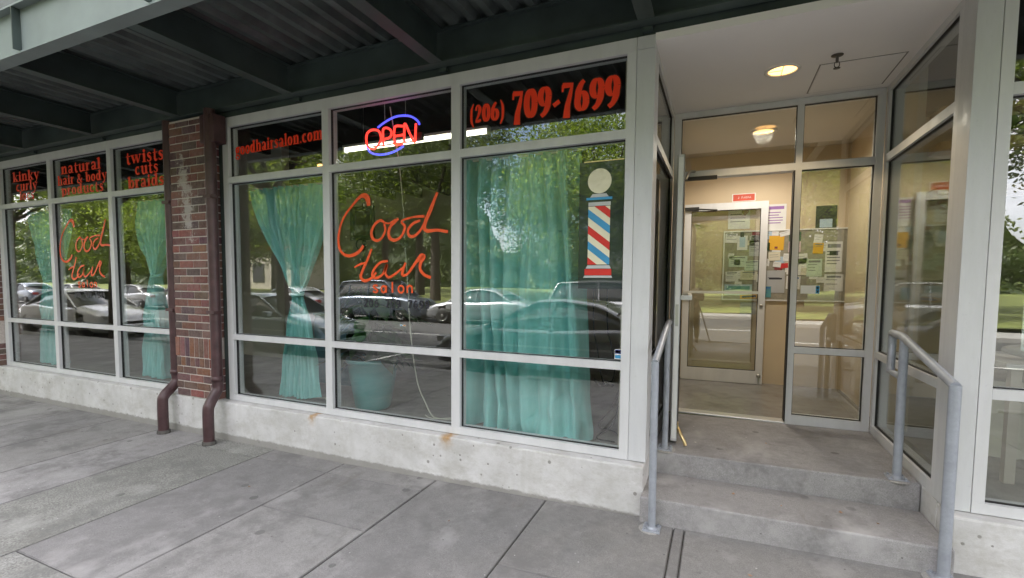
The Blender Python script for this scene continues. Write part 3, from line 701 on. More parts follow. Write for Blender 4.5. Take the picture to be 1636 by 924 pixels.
for i in range(-3, 13):
    x = -.53-1.49*i
    if x > CXR-.1 or x < CXL+.1: continue
    cpart(MB().box(x-.005, x+.005, YF+.092, -.112, ZC+.011, ZTOP-.002).box(x-.05, x+.05, YF+.092, -.112, ZC+.0005, ZC+.0105).box(x-.05, x+.05, YF+.092, -.112, ZTOP-.012, ZTOP-.0035), 'cross_beam', M['canopy'])
    cpart(MB().box(x-.03, x+.03, -.017, .018, ZC-.03, ZC-.001), 'beam_clip', M['canopy'])
    cpart(MB().box(x+.35, x+.36, YF-.05, YF-.001, ZC+.013, ZC+.30), 'fascia_stiffener', M['canopy'])
dk = MB(); pts = []; x = CXL
while x < CXR:
    pts += [(x, 0), (x+.05, 0), (x+.075, .045), (x+.125, .045)]; x += .15
vs = [(p[0], y, ZTOP+p[1]) for p in pts for y in (YF+.02, .015)]
dk.add(vs, [(2*i, 2*i+1, 2*i+3, 2*i+2) for i in range(len(pts)-1)])
vs = [(p[0], y, ZTOP+.004+p[1]) for p in pts for y in (YF+.02, .015)]
dk.add(vs, [(2*i, 2*i+2, 2*i+3, 2*i+1) for i in range(len(pts)-1)])
cpart(dk, 'corrugated_deck', M['deck'])

# ================================================================== LETTERING (brush-built heavy serif)
TK, TN = .33, .13
def ell(cx, cz, rx, rz, a0=0, a1=360, n=22):
    return [(cx+rx*math.cos(R(a0+(a1-a0)*i/n)), cz+rz*math.sin(R(a0+(a1-a0)*i/n))) for i in range(n+1)]
def V(x, z0, z1, w=TK): return ('w', [(x, z0), (x, z1)], [w, w])
def H(x0, x1, z, w=.11): return ('w', [(x0, z), (x1, z)], [w, w])
def E_(cx, cz, rx, rz, a0=0, a1=360, tk=TK, tn=TN): return ('a', ell(cx, cz, rx, rz, a0, a1), (tn, tk))
def Wd(pts, ws): return ('s', pts, ws)
def foot(x, z=.05, w=.27): return H(x-w, x+w, z)
def head(x, z): return Wd([(x-.28, z-.10), (x-.1, z-.05), (x+.1, z-.03)], [.06, .14, .2])
def arch(x0, x1): return [Wd([(x0+.1, .70), (x0+.22, .90), ((x0+x1)/2+.06, .97), (x1-.03, .84), (x1, .60), (x1, .05)], [.08, .14, .2, .3, TK, TK]), foot(x1)]
def glyph(c):
    if c == 'o': return .98, [E_(.46, .5, .28, .44)]
    if c == 'c': return .88, [E_(.46, .5, .28, .44, 55, 318), Wd([(.60, .72), (.64, .76)], [.22, .22])]
    if c == 'e': return .92, [E_(.46, .5, .28, .44, 0, 318), H(.2, .76, .52)]
    if c == 'd': return 1.06, [E_(.42, .5, .25, .44), V(.72, 0, 1.42), head(.72, 1.42), foot(.80, .05, .2)]
    if c == 'b': return 1.06, [E_(.60, .5, .25, .44), V(.28, .02, 1.42), head(.28, 1.42)]
    if c == 'p': return 1.08, [E_(.64, .5, .25, .44), V(.30, -.45, .98), head(.30, .99), foot(.30, -.42)]
    if c == 'g': return .98, [E_(.42, .62, .22, .32), E_(.44, -.24, .32, .22, 0, 360, .2, .13), Wd([(.28, .28), (.2, .14), (.36, .04), (.62, -.02), (.74, -.16)], [.1, .14, .2, .2, .14]), Wd([(.60, .85), (.74, .96), (.88, .92)], [.1, .12, .2])]
    if c == 'h': return 1.12, [V(.28, 0, 1.42), head(.28, 1.42), foot(.28)] + arch(.28, .82)
    if c == 'n': return 1.12, [V(.28, 0, .97), head(.28, .99), foot(.28)] + arch(.28, .82)
    if c == 'm': return 1.66, [V(.28, 0, .97), head(.28, .99), foot(.28)] + arch(.28, .82) + arch(.82, 1.36)
    if c == 'u': return 1.12, [V(.82, 0, .97), foot(.92, .05, .16), head(.82, .99), head(.28, .99), Wd([(.28, .97), (.28, .4), (.34, .12), (.52, .04), (.72, .16)], [TK, TK, .28, .18, .1])]
    if c == 'r': return .82, [V(.28, 0, .97), head(.28, .99), foot(.28), Wd([(.38, .66), (.5, .88), (.66, .90)], [.1, .16, .26])]
    if c == 'i': return .58, [V(.28, 0, .97), head(.28, .99), foot(.28), E_(.28, 1.27, .08, .08, 0, 360, .17, .17)]
    if c == 'l': return .58, [V(.28, 0, 1.42), head(.28, 1.42), foot(.28)]
    if c == 't': return .72, [Wd([(.32, 1.30), (.32, .35), (.38, .10), (.52, .05), (.66, .14)], [.2, TK, .3, .18, .08]), H(.06, .66, .90)]
    if c == 'a': return .98, [Wd([(.16, .72), (.24, .90), (.44, .98), (.62, .84), (.66, .6), (.66, .05)], [.2, .16, .16, .26, TK, TK]), E_(.38, .28, .17, .22, 0, 360, .26, .12), foot(.78, .05, .15)]
    if c == 's': return .80, [Wd([(.64, .76), (.54, .92), (.34, .95), (.20, .76), (.36, .56), (.54, .40), (.58, .20), (.40, .04), (.20, .08), (.12, .24)], [.14, .12, .15, .24, .30, .30, .24, .15, .12, .16])]
    if c == 'w': return 1.55, [Wd([(.22, .95), (.48, .05)], [TK, .26]), Wd([(.48, .05), (.76, .95)], [.1, .12]), Wd([(.76, .95), (1.02, .05)], [TK, .26]), Wd([(1.02, .05), (1.30, .95)], [.1, .12]), H(.0, .46, .95), H(1.12, 1.48, .95), H(.56, .96, .95)]
    if c == 'y': return 1.08, [Wd([(.24, .95), (.56, .05)], [TK, .28]), Wd([(.86, .95), (.56, .05), (.38, -.34), (.18, -.38)], [.11, .13, .15, .22]), H(.02, .48, .95), H(.68, 1.04, .95)]
    if c == 'k': return 1.12, [V(.28, 0, 1.42), head(.28, 1.42), foot(.28), Wd([(.42, .42), (.80, .92)], [.1, .12]), Wd([(.52, .55), (.84, .06)], [.22, .32]), foot(.88, .05, .2), H(.66, 1.0, .94)]
    if c == '&': return 1.25, [Wd([(1.02, .62), (.88, .30), (.60, .03), (.30, .06), (.16, .32), (.36, .62), (.62, .86), (.66, 1.12), (.48, 1.28), (.32, 1.12), (.42, .82), (.70, .42), (1.06, .04)], [.1, .1, .14, .22, .26, .16, .2, .18, .12, .2, .26, .3, .22]), H(.84, 1.14, .64)]
    if c == '.': return .46, [E_(.22, .12, .06, .06, 0, 360, .17, .17)]
    if c == '-': return .68, [Wd([(.10, .42), (.56, .60)], [.24, .24])]
    if c == '0': return 1.06, [E_(.50, .70, .31, .60, 0, 360, .37, .16)]
    if c == '7': return .98, [Wd([(.08, 1.27), (.86, 1.24)], [.30, .24]), Wd([(.80, 1.30), (.64, .80), (.46, .30), (.40, -.22)], [.12, .24, .32, .40]), Wd([(.12, 1.30), (.10, .98)], [.14, .10])]
    if c == '6': return 1.06, [E_(.50, .46, .31, .38, 0, 360, .36, .15), Wd([(.22, .50), (.26, .90), (.46, 1.22), (.66, 1.36)], [.34, .36, .28, .20])]
    if c == '9': return 1.06, [E_(.50, .92, .31, .38, 0, 360, .36, .15), Wd([(.78, .88), (.74, .50), (.54, .18), (.24, .02)], [.34, .36, .28, .24])]
    if c == '2': return .96, [Wd([(.20, .95), (.28, 1.25), (.52, 1.30), (.68, 1.02), (.52, .60), (.18, .14)], [.22, .16, .2, .36, .26, .14]), Wd([(.14, .13), (.50, .14), (.82, .20)], [.24, .28, .22])]
    if c == '(': return .56, [Wd([(.46, 1.50), (.22, 1.10), (.16, .60), (.22, .10), (.46, -.30)], [.08, .22, .26, .22, .10])]
    if c == ')': return .56, [Wd([(.10, 1.50), (.34, 1.10), (.40, .60), (.34, .10), (.10, -.30)], [.08, .22, .26, .22, .10])]
    return .45, []
def wtext(mb, s, x0, x1, z, h, y, slope=0.0, grow=0.0):
    """text between x0 and x1, x-height h, baseline z"""
    tot = sum(glyph(c)[0] for c in s); sx = (x1-x0)/tot; cx = x0; k = 0
    for c in s:
        ad, st_ = glyph(c)
        for kind, pts, ws in st_:
            k += 1; P = [(cx+p[0]*sx, z+p[1]*h+(cx-x0)*slope) for p in pts]; sc = (sx+h)/2
            yy = y-.00012*(k % 5)
            if kind == 'a': mb.ribbon(P, (ws[0]*sc+grow, ws[1]*sc+grow), yy, ang=True, n=2)
            elif kind == 'w': mb.ribbon(P, [q*(sx if abs(pts[0][0]-pts[1][0]) < .01 else h)+grow for q in ws], yy, n=1)
            else: mb.ribbon(P, [q*sc+grow for q in ws], yy, n=5)
        cx += ad*sx
OUT = GY-.0052; INN = GY+.0062
def lettering(win, mat, rows, y, name='lettering', outline=False):
    if outline:
        mo = MB()
        for r_ in rows: wtext(mo, *r_[:5], y+.0008, *(r_[5:] or ()), grow=.011)
        mo.build('letter_outline', M['letter_shadow'], win)
    mb = MB()
    for r_ in rows: wtext(mb, *r_[:5], y, *(r_[5:] or ()))
    return mb.build(name, mat, win)
OUT = GY-.0058
lettering(wB[0], M['red_vinyl'], [('goodhairsalon.com', -4.37, -3.26, 2.525, .078, .032)], OUT, outline=False)
lettering(wB[2], M['red_vinyl'], [('(206)', -1.815, -1.535, 2.505, .095), ('709-7699', -1.475, -.70, 2.485, .148)], OUT, outline=True)
lettering(wA[2], M['red_vinyl'], [('twists', -6.14, -5.46, 2.60, .095), ('cuts', -5.98, -5.56, 2.475, .088), ('braids', -6.12, -5.47, 2.335, .088)], OUT)
lettering(wA[1], M['red_vinyl'], [('natural', -7.47, -6.62, 2.605, .088), ('hair & body', -7.56, -6.50, 2.475, .080), ('products', -7.49, -6.58, 2.350, .082)], OUT)
lettering(wA[0], M['red_vinyl'], [('kinky', -8.65, -7.97, 2.60, .088), ('curly', -8.58, -8.03, 2.475, .085), ('locs', -8.50, -8.12, 2.358, .080)], OUT)
SCR = {'G': ([(-2.771, 1.954), (-2.781, 2.009), (-2.809, 2.038), (-2.861, 2.034), (-2.941, 1.971), (-3.022, 1.893), (-3.077, 1.805), (-3.103, 1.708), (-3.099, 1.623), (-3.064, 1.566), (-3.001, 1.54), (-2.93, 1.55), (-2.868, 1.583), (-2.833, 1.624)], [.035, .05, .048, .03, .022, .02, .022, .026, .026, .026, .026, .03, .03, .024]),
 'o1': ([(-2.611, 1.805), (-2.652, 1.827), (-2.711, 1.796), (-2.745, 1.737), (-2.734, 1.682), (-2.687, 1.661), (-2.637, 1.686), (-2.603, 1.745), (-2.611, 1.799), (-2.56, 1.80), (-2.496, 1.831)], [.02, .024, .024, .026, .028, .024, .02, .022, .02, .013, .014]),
 'o2': ([(-2.470, 1.833), (-2.505, 1.81), (-2.562, 1.757), (-2.563, 1.684), (-2.506, 1.659), (-2.441, 1.693), (-2.409, 1.764), (-2.44, 1.811), (-2.33, 1.838), (-2.222, 1.84)], [.022, .026, .028, .03, .026, .022, .026, .018, .016, .024]),
 'd': ([(-2.261, 1.809), (-2.33, 1.787), (-2.378, 1.737), (-2.365, 1.69), (-2.315, 1.689), (-2.253, 1.738), (-2.207, 1.807), (-2.162, 1.894), (-2.102, 2.019)], [.02, .024, .024, .026, .024, .022, .03, .036, .022]),
 'd2': ([(-2.162, 1.894), (-2.207, 1.807), (-2.223, 1.75), (-2.192, 1.723), (-2.102, 1.726), (-2.007, 1.71)], [.034, .034, .034, .03, .024, .026]),
 'H': ([(-2.747, 1.594), (-2.782, 1.52), (-2.844, 1.411), (-2.863, 1.355), (-2.82, 1.325), (-2.75, 1.349), (-2.699, 1.396)], [.02, .024, .026, .03, .028, .022, .02]),
 'H2': ([(-2.932, 1.439), (-2.87, 1.466), (-2.8, 1.479)], [.012, .022, .016]),
 'a': ([(-2.581, 1.49), (-2.656, 1.478), (-2.721, 1.424), (-2.742, 1.369), (-2.699, 1.349), (-2.632, 1.383), (-2.59, 1.463), (-2.607, 1.396), (-2.574, 1.356), (-2.508, 1.383), (-2.427, 1.436)], [.02, .022, .022, .024, .024, .02, .024, .024, .022, .02, .018]),
 'i': ([(-2.403, 1.475), (-2.427, 1.422), (-2.436, 1.376), (-2.388, 1.382), (-2.317, 1.461), (-2.27, 1.512)], [.022, .026, .026, .02, .026, .03]),
 'r': ([(-2.293, 1.487), (-2.254, 1.525), (-2.231, 1.518), (-2.258, 1.473), (-2.263, 1.421), (-2.224, 1.376), (-2.164, 1.354)], [.03, .04, .04, .03, .026, .026, .024])}
def sans(mb, s, x0, x1, z, h, y, wd):
    G = {'s': [[(.8, .85), (.45, 1), (.15, .78), (.45, .52), (.8, .25), (.5, 0), (.1, .14)]], 'a': [ell(.45, .45, .33, .43), [(.82, .95), (.82, 0)]], 'l': [[(.5, 1.45), (.5, 0)]],
         'o': [ell(.5, .48, .38, .46)], 'n': [[(.15, .95), (.15, 0)], [(.15, .6), (.4, .95), (.75, .85), (.82, .5), (.82, 0)]],
         '2': [[(.12, 1.2), (.4, 1.45), (.8, 1.2), (.6, .7), (.1, .05)], [(.1, .05), (.88, .05)]], '0': [ell(.5, .72, .36, .7)], '7': [[(.1, 1.4), (.9, 1.4)], [(.9, 1.4), (.6, .8), (.4, 0)]],
         '9': [ell(.48, 1.0, .34, .4), [(.82, 1.0), (.75, .4), (.3, 0)]], '6': [ell(.5, .42, .36, .4), [(.14, .5), (.3, 1.1), (.7, 1.45)]], ' ': []}
    sx = (x1-x0)/len(s); k = 0
    for i, c in enumerate(s):
        for st_ in G[c]: k += 1; mb.ribbon([(x0+(i+.08+p[0]*.8)*sx, z+p[1]*h) for p in st_], [wd, wd], y-.0001*(k % 4), n=3)
def script_sign(win, dx, y, ghost=False):
    mb = MB()
    for i, (pts, ws) in enumerate(SCR.values()): mb.ribbon([(p[0]+dx, p[1]) for p in pts], [q*.98 for q in ws], y-.00012*i, n=6)
    mb.build('script_lettering', M['orange_paint'], win)
    mb = MB(); sans(mb, 'salon', -2.75+dx, -2.32+dx, 1.228, .062, y, .017); mb.build('small_lettering', M['orange_paint'], win)
    for tx, a_, b_ in (('206', -2.84, -2.6725), ('709', -2.6167, -2.449), ('7699', -2.3933, -2.17)):
        mb = MB(); sans(mb, tx, a_+dx, b_+dx, 1.105, .042, y, .015); mb.build('number_lettering', M['black_vinyl'], win)
script_sign(wB[1], 0, OUT); script_sign(wA[1], -4.475, OUT)

# ================================================================== NEON SIGN
ns = thing('neon_open_sign', 'glowing red and blue neon OPEN sign hanging behind the middle window', 'neon sign', (-2.6, .14, 2.54))
def nt_(ptl, mat, name, r=.0095):
    mb = MB()
    for p in ptl: mb.tube([(q[0]+2.6, 0, q[1]-2.54) for q in p], r, 10, 6)
    return mb.build(name, mat, ns)
NB = [[(-2.748, 2.622), (-2.7, 2.646), (-2.637, 2.671), (-2.569, 2.687), (-2.502, 2.688), (-2.43, 2.676), (-2.376, 2.649), (-2.344, 2.621), (-2.33, 2.595)],
      [(-2.866, 2.477), (-2.844, 2.439), (-2.805, 2.412), (-2.735, 2.395), (-2.665, 2.393), (-2.578, 2.406), (-2.489, 2.439)]]
for p in NB: nt_([p], M['neon_blue'], 'blue_tube', .0085)
nt_([[(-2.79, 2.609), (-2.829, 2.606), (-2.862, 2.584), (-2.872, 2.54), (-2.863, 2.492), (-2.834, 2.461), (-2.799, 2.45), (-2.779, 2.453), (-2.744, 2.479), (-2.718, 2.512), (-2.72, 2.558), (-2.745, 2.596), (-2.79, 2.609)]], M['neon_red'], 'red_letter_tube')
nt_([[(-2.69, 2.458), (-2.695, 2.52), (-2.695, 2.58), (-2.688, 2.604), (-2.657, 2.608), (-2.623, 2.591), (-2.607, 2.56), (-2.626, 2.527), (-2.689, 2.516)]], M['neon_red'], 'red_letter_tube')
nt_([[(-2.494, 2.603), (-2.557, 2.611), (-2.576, 2.596), (-2.582, 2.537), (-2.577, 2.471), (-2.559, 2.457), (-2.495, 2.46)], [(-2.564, 2.53), (-2.494, 2.532)]], M['neon_red'], 'red_letter_tube')
nt_([[(-2.482, 2.466), (-2.480, 2.54), (-2.477, 2.613), (-2.46, 2.604), (-2.425, 2.533), (-2.378, 2.459), (-2.370, 2.527), (-2.365, 2.607)]], M['neon_red'], 'red_letter_tube')
bk_ = MB().tube([(-.25, .035, .03), (.24, .035, .03)], .005, 6).tube([(-.23, .035, -.06), (.22, .035, -.06)], .005, 6).box(.20, .28, .02, .05, -.06, 0)
for q in ((-.15, .03), (-.02, .03), (.12, .03), (-.15, -.06), (.0, -.06), (.12, -.06)): bk_.tube([(q[0], .0, q[1]), (q[0], .035, q[1])], .004, 6)
bk_.build('frame', M['black'], ns)
MB().tube([(-.09, .02, .145), (-.092, .02, .75)], .003, 6).tube([(.12, .02, .14), (.12, .02, .75)], .0015, 5).build('hanging_wire', M['cord'], ns)
co_ = thing('power_cord', 'long white cord dangling with a coil from the neon sign to the floor', 'cord', (-2.35, .35, .13))
P_ = [(-2.665, .2, 2.80), (-2.655, .3, 2.4), (-2.645, .35, 1.985), (-2.625, .35, 1.62), (-2.596, .35, 1.265), (-2.578, .35, .93), (-2.545, .35, .66), (-2.495, .35, .401), (-2.42, .35, .25), (-2.352, .34, .15), (-2.28, .33, .128), (-2.15, .36, .126), (-2.02, .45, .126)]
MB().tube([(p[0]+2.35, p[1]-.35, p[2]-.13) for p in P_], .0055, 8, 6).tube([(-.07, 0, .005), (.0, -.04, .0), (.1, -.03, 0), (.2, .06, 0)], .005, 8, 5).build('cord', M['cord'], co_)
sp_ = []
for i in range(40):
    a = i*.42; r_ = .045-.0009*i; sp_.append((-.275+r_*math.cos(a), -.01, 1.53+r_*math.sin(a)))
MB().tube(sp_, .004, 6).build('coil', M['black'], co_)

# ================================================================== CURTAINS
def curtain(label, keys, nf, amp, y0, seed, band=None, puddle=0, nz_=60):
    rc = random.Random(seed); nx_ = nf*12; ph = [rc.uniform(0, 6.28) for _ in range(8)]
    ztop, zbot = keys[0][0], keys[-1][0]; xl0 = keys[0][1]
    t = thing('curtain', label, 'curtain', ((keys[0][1]+keys[0][2])/2, y0, zbot), 'teal curtains in the salon windows'); o = Vector(t.location)
    kk = [(-k[0],) + tuple(k[1:]) for k in keys]
    vs = []
    for j in range(nz_+1):
        z = ztop+(zbot-ztop)*j/nz_
        xl = interp(-z, [(k[0], k[1]) for k in kk]); xr = interp(-z, [(k[0], k[2]) for k in kk])
        wfrac = (xr-xl)/(keys[0][2]-keys[0][1])
        for i in range(nx_+1):
            u = i/nx_; uu = u+(.012*math.sin(3*z+ph[0]+u*5)+.016*math.sin(u*9+ph[1]+1.3*z))*math.sin(math.pi*u)
            pu = u+.07*math.sin(5.1*u+ph[6])+.035*math.sin(11*u+ph[7]+.8*z)
            x = xl+(xr-xl)*min(1, max(0, uu))
            A_ = amp*(.55+.45*min(1, j/12))*(1+.5*math.sin(u*7+ph[2]))*(.45+.55*min(1, wfrac*2.2))
            y = y0+A_*(lambda q_: .55*math.sin(q_)+.75*(abs(math.sin(q_/2+.4))-.5)*2*.6)(2*math.pi*nf*pu+ph[3]+.7*math.sin(1.6*z+ph[4]+4*u))+.35*A_*math.sin(2*math.pi*nf*2.3*pu+ph[5]+1.2*z)+.006*math.sin(17*z+23*u+ph[0])
            if puddle:
                q = max(0, 1-(z-zbot)/.42)
                y += -.045*q*q*(1+.8*math.sin(u*13+ph[6])); x += .008*q*math.sin(u*21+z*16+ph[7]); y += .012*q*math.sin(z*30+u*9)
            zz = z
            if j == nz_: zz += .010*math.sin(u*12+ph[5])+.004
            vs.append((x-o.x, max(y, .135)-o.y, max(zz, .132)-o.z))
    fs = [(j*(nx_+1)+i, j*(nx_+1)+i+1, (j+1)*(nx_+1)+i+1, (j+1)*(nx_+1)+i) for j in range(nz_) for i in range(nx_)]
    MB().add(vs, fs, True).build('cloth', M['curtain'], t)
    MB().tube([(keys[0][1]-.06-o.x, .01, ztop-o.z), (keys[0][2]+.06-o.x, .01, ztop-o.z)], .010, 10).build('curtain_rod', M['white_paint'], t)
    if band:
        zb, xa, xb = band
        MB().tube([(xa-.012-o.x, -.01, zb-o.z), ((xa+xb)/2-o.x, -.055, zb-.012-o.z), (xb+.012-o.x, -.01, zb-o.z), ((xa+xb)/2-o.x, .055, zb+.01-o.z), (xa-.012-o.x, -.01, zb-o.z)], .017, 8, 5).build('tie_band', M['curtain'], t)
    return t
curtain('teal curtain tied into a waist in the first window right of the brick pillar', [(2.24, -4.46, -3.33), (1.9, -4.32, -3.42), (1.5, -4.05, -3.60), (1.19, -3.88, -3.775), (.95, -3.95, -3.70), (.6, -4.02, -3.63), (.17, -4.09, -3.59)], 9, .06, .26, 1, (1.19, -3.88, -3.775))
curtain('wide teal curtain hanging loose and bunched on the sill beside the barber sign', [(2.29, -1.99, -1.03), (1.2, -1.97, -.99), (.5, -1.96, -.95), (.137, -1.97, -.91)], 6, .085, .25, 2, None, 1)
curtain('teal curtain tied into a waist in the window just left of the brick pillar', [(2.24, -6.33, -5.42), (1.9, -6.26, -5.60), (1.6, -6.13, -5.82), (1.37, -6.07, -5.98), (1.1, -6.18, -5.95), (.6, -6.24, -5.90), (.17, -6.27, -5.92)], 8, .06, .26, 3, (1.37, -6.07, -5.98))
curtain('teal curtain tied low in the leftmost window of the photo', [(2.24, -8.85, -7.80), (1.9, -8.72, -7.9), (1.5, -8.55, -8.15), (1.3, -8.42, -8.32), (1.0, -8.5, -8.22), (.17, -8.58, -8.12)], 8, .06, .26, 4, (1.3, -8.42, -8.32))

# ================================================================== WINDOW ITEMS
bp_ = thing('barber_pole_sign', 'framed barber pole picture, red white and blue stripes under a cream globe', 'sign', (-.815, .030, 1.28))
MB().box(-.150, .150, 0, .007, 0, .858).build('backing', plain('dark_green_grey_card', (.035, .05, .047), .03, spec=1.0), bp_)
cream = plain('cream_print', (.78, .74, .55), .6, 0, .03); redp = plain('red_print', (.62, .03, .02), .6); bluep = plain('blue_print', (.05, .30, .55), .6); greyp = plain('grey_print', (.5, .52, .52), .6)
MB().box(-.118, .150, -.008, -.001, .852, .858).build('top_strip', M['brass'], bp_)
s_ = .003
def flat(name, mat, polys, y=-.002):
    mb = MB()
    for p in polys: mb.add([(q[0], y, q[1]) for q in p], [tuple(range(len(p)))])
    return mb.build(name, mat, bp_)
flat('globe', cream, [ell(-.012, .725, .080, .083, 0, 360, 40)[:-1]])
flat('cap', greyp, [[(-.058, .640), (.035, .640), (.052, .618), (-.075, .618)], [(-.085, .585), (.065, .585), (.065, .560), (-.085, .560)]])
flat('cap_band', bluep, [[(-.100, .617), (.075, .617), (.075, .600), (-.100, .600)]])
flat('pole', cream, [[(-.085, .557), (.063, .557), (.063, .165), (-.085, .165)]])
def band(off, wd):
    out = []
    sl = -.78
    for x in (-.085, .063): out.append((x, off+sl*(x+.085)))
    z0a, z0b = out[0][1], out[1][1]
    P0 = [(-.085, z0a), (.063, z0b), (.063, z0b-wd), (-.085, z0a-wd)]
    def clip(P, lim, up_):
        o2 = []
        for i in range(len(P)):
            a_, b_ = P[i], P[(i+1) % len(P)]; ia = (a_[1] <= lim) == up_; ib = (b_[1] <= lim) == up_
            if ia: o2.append(a_)
            if ia != ib: t_ = (lim-a_[1])/(b_[1]-a_[1]); o2.append((a_[0]+(b_[0]-a_[0])*t_, lim))
        return o2
    P0 = clip(P0, .557, True); P0 = clip(P0, .1651, False) if P0 else P0
    return P0
flat('red_stripe', redp, [b_ for b_ in (band(.645, .055), band(.43, .055), band(.215, .055)) if len(b_) > 2], -.003)
flat('blue_stripe', bluep, [b_ for b_ in (band(.54, .055), band(.325, .055)) if len(b_) > 2], -.003)
flat('base', redp, [[(-.105, .135), (.078, .135), (.078, .092), (-.105, .092)]])
flat('base_trim', greyp, [[(-.085, .160), (.063, .160), (.075, .138), (-.098, .138)], [(-.105, .090), (.078, .090), (.085, .075), (-.115, .075)]])
def sticker(name, label, x, y, z, wd, h, cells, base=None, group=None, ry=0):
    t = thing(name, label, 'sticker', (x, y, z), group)
    MB().box(0, wd, 0, .0008, 0, h).build('backing', base or M['white_paint'], t)
    for i, (a, b_, c_, d_, mt_) in enumerate(cells): MB().box(a*wd, b_*wd, -.0006, -.0001, c_*h, d_*h).build('printed_patch', mt_, t)
    return t
orangep = plain('orange_print', (.75, .30, .05), .5); navy = plain('navy_print', (.03, .06, .25), .5); yell = plain('yellow_print', (.75, .45, .04), .6)
sticker('card_sticker', 'red orange and blue card sticker at the bottom right of the barber sign window', -.705, GY-.0066, .805, .044, .068,
        [(.06, .94, .55, .95, navy), (.12, .5, .62, .88, redp), (.42, .88, .64, .86, orangep), (.08, .92, .08, .42, bluep)])
sticker('card_sticker', 'tiny white sticker under the phone number on the middle window', -2.462, GY-.0066, .955, .026, .013, [(.1, .9, .2, .8, bluep)])
sticker('card_sticker', 'tiny orange sticker right of a white one on the middle window', -2.432, GY-.0066, .954, .026, .013, [(.1, .9, .2, .8, orangep)])
sticker('notice_sticker', 'white and blue wheelchair style sticker on the pane right of the doorway', .548, GB-.0075, 1.238, .135, .068, [(.80, .99, .03, .97, bluep), (.84, .95, .6, .85, M['white_paint']), (.84, .95, .18, .42, M['white_paint'])])

# plant
pt = thing('plant_pot', 'large teal glazed pot inside the middle window', 'plant pot', (-3.05, .42, .119))
MB().lathe([(0, 0), (.15, 0), (.165, .02), (.215, .30), (.235, .44), (.25, .445), (.25, .48), (.225, .48), (.215, .43), (0, .42)], 0, 0, 40).build('pot', M['teal_pot'], pt)
MB().lathe([(0, .432), (.21, .428)], 0, 0, 30).build('soil', M['soil'], pt)
pl = thing('house_plant', 'dark leafy house plant growing from the teal pot behind the window', 'plant', (-3.05, .42, .545))
rp_ = random.Random(12); lf = MB(); stm = MB()
for k in range(90):
    a = rp_.uniform(0, 6.28); hgt = rp_.uniform(.05, .75); out = rp_.uniform(.05, .30)*(1 if hgt < .5 else .6)
    x, y, z = out*math.cos(a)-.03, out*math.sin(a)*.7, hgt
    L_ = rp_.uniform(.2, .36); W_ = L_*.26; dn = rp_.uniform(-1.1, .2)
    d = Vector((math.cos(a), math.sin(a)*.7, dn)).normalized(); sd = d.cross(Vector((0, 0, 1))).normalized(); n_ = sd.cross(d)
    c0 = Vector((x, y, z)); vs = []
    for t_, wf_ in ((0, .05), (.25, .8), (.5, 1), (.8, .6), (1, .02)):
        dr = -t_*t_*.09
        p = c0+d*L_*t_+Vector((0, 0, dr))
        vs += [p-sd*W_*wf_, p+n_*(-.012*wf_), p+sd*W_*wf_]
    lf.add(vs, [(3*i, 3*i+1, 3*i+4, 3*i+3) for i in range(4)]+[(3*i+1, 3*i+2, 3*i+5, 3*i+4) for i in range(4)], True)
    stm.tube([(0, 0, -.08), (x*.5, y*.5, z*.6), (x, y, z)], .006, 6, 3)
lf.build('leaves', M['leaf_dark'], pl); stm.build('stems', M['leaf_dark'], pl)

# salon furniture glimpsed through the panes
t = thing('hanging_mirror', 'square dark green framed mirror hanging behind the script lettering', 'mirror', (-3.80, 1.2, 1.98))
MB().box(-.165, -.115, -.02, .02, -.19, .19).box(.115, .165, -.02, .02, -.19, .19).box(-.115, .115, -.02, .02, .14, .19).box(-.115, .115, -.02, .02, -.19, -.14).build('frame', plain('dark_green_frame', (.03, .05, .04), .4), t, bevel=.004)
MB().box(-.115, .115, -.004, .006, -.14, .14).build('mirror_face', plain('mirror_face', (.35, .38, .38), .08, .95), t)
MB().tube([(0, 0, -.19), (.02, 0, -.33), (-.05, -.0, -.6)], .012, 8, 4).tube([(0, 0, .19), (0, 0, 1.5)], .004, 6).tube([(.0+.07*math.cos(q*.5), -.03, -.24+.07*math.sin(q*.5)) for q in range(14)], .009, 8).build('support_arm', M['black'], t)
t = thing('storage_cabinet', 'blue grey cabinet standing behind the first curtain', 'cabinet', (-4.12, 1.3, .119))
MB().box(-.28, .28, -.25, .25, .0, .80).build('body', M['blue_box'], t, bevel=.006)
MB().box(-.29, .29, -.27, .26, .802, .825).build('cabinet_top', M['blue_box'], t, bevel=.004)
for s in (-1, 1): d_ = MB().box(s*.14-.132, s*.14+.132, -.268, -.251, .05, .76).build('cabinet_door', M['blue_box'], t, bevel=.004); MB().tube([(s*.03, -.285, .42), (s*.03, -.285, .52)], .006, 8).build('handle', M['chrome'], d_)
t = thing('salon_chair', 'black hydraulic salon chair standing in the dark room', 'chair', (-5.4, 3.4, .119), rz=R(20))
MB().lathe([(0, 0), (.30, 0), (.30, .02), (.06, .05), (.045, .05), (.045, .42), (0, .42)], 0, 0, 28).build('base', M['chrome'], t)
MB().box(-.27, .27, -.27, .27, .43, .56).build('seat', M['black'], t, bevel=.03); MB().box(-.25, .25, .22, .32, .60, 1.10).build('backrest', M['black'], t, bevel=.03)
for s in (-1, 1): MB().box(s*.31-.035, s*.31+.035, -.22, .26, .68, .74).build('armrest', M['black'], t, bevel=.015)
t = thing('pendant_lamp', 'small lit warm lamp hanging deep inside the salon ceiling', 'lamp', (-6.05, 2.9, 3.16))
MB().lathe([(0, .06), (.045, .05), (.06, 0), (.045, -.04), (0, -.055)], 0, 0, 20).build('bulb', M['warm_on'], t)
MB().tube([(0, 0, .06), (0, 0, .35)], .008, 6).lathe([(.07, .055), (.03, .10), (.0, .11)], 0, 0, 20).build('lamp_holder', M['black'], t)
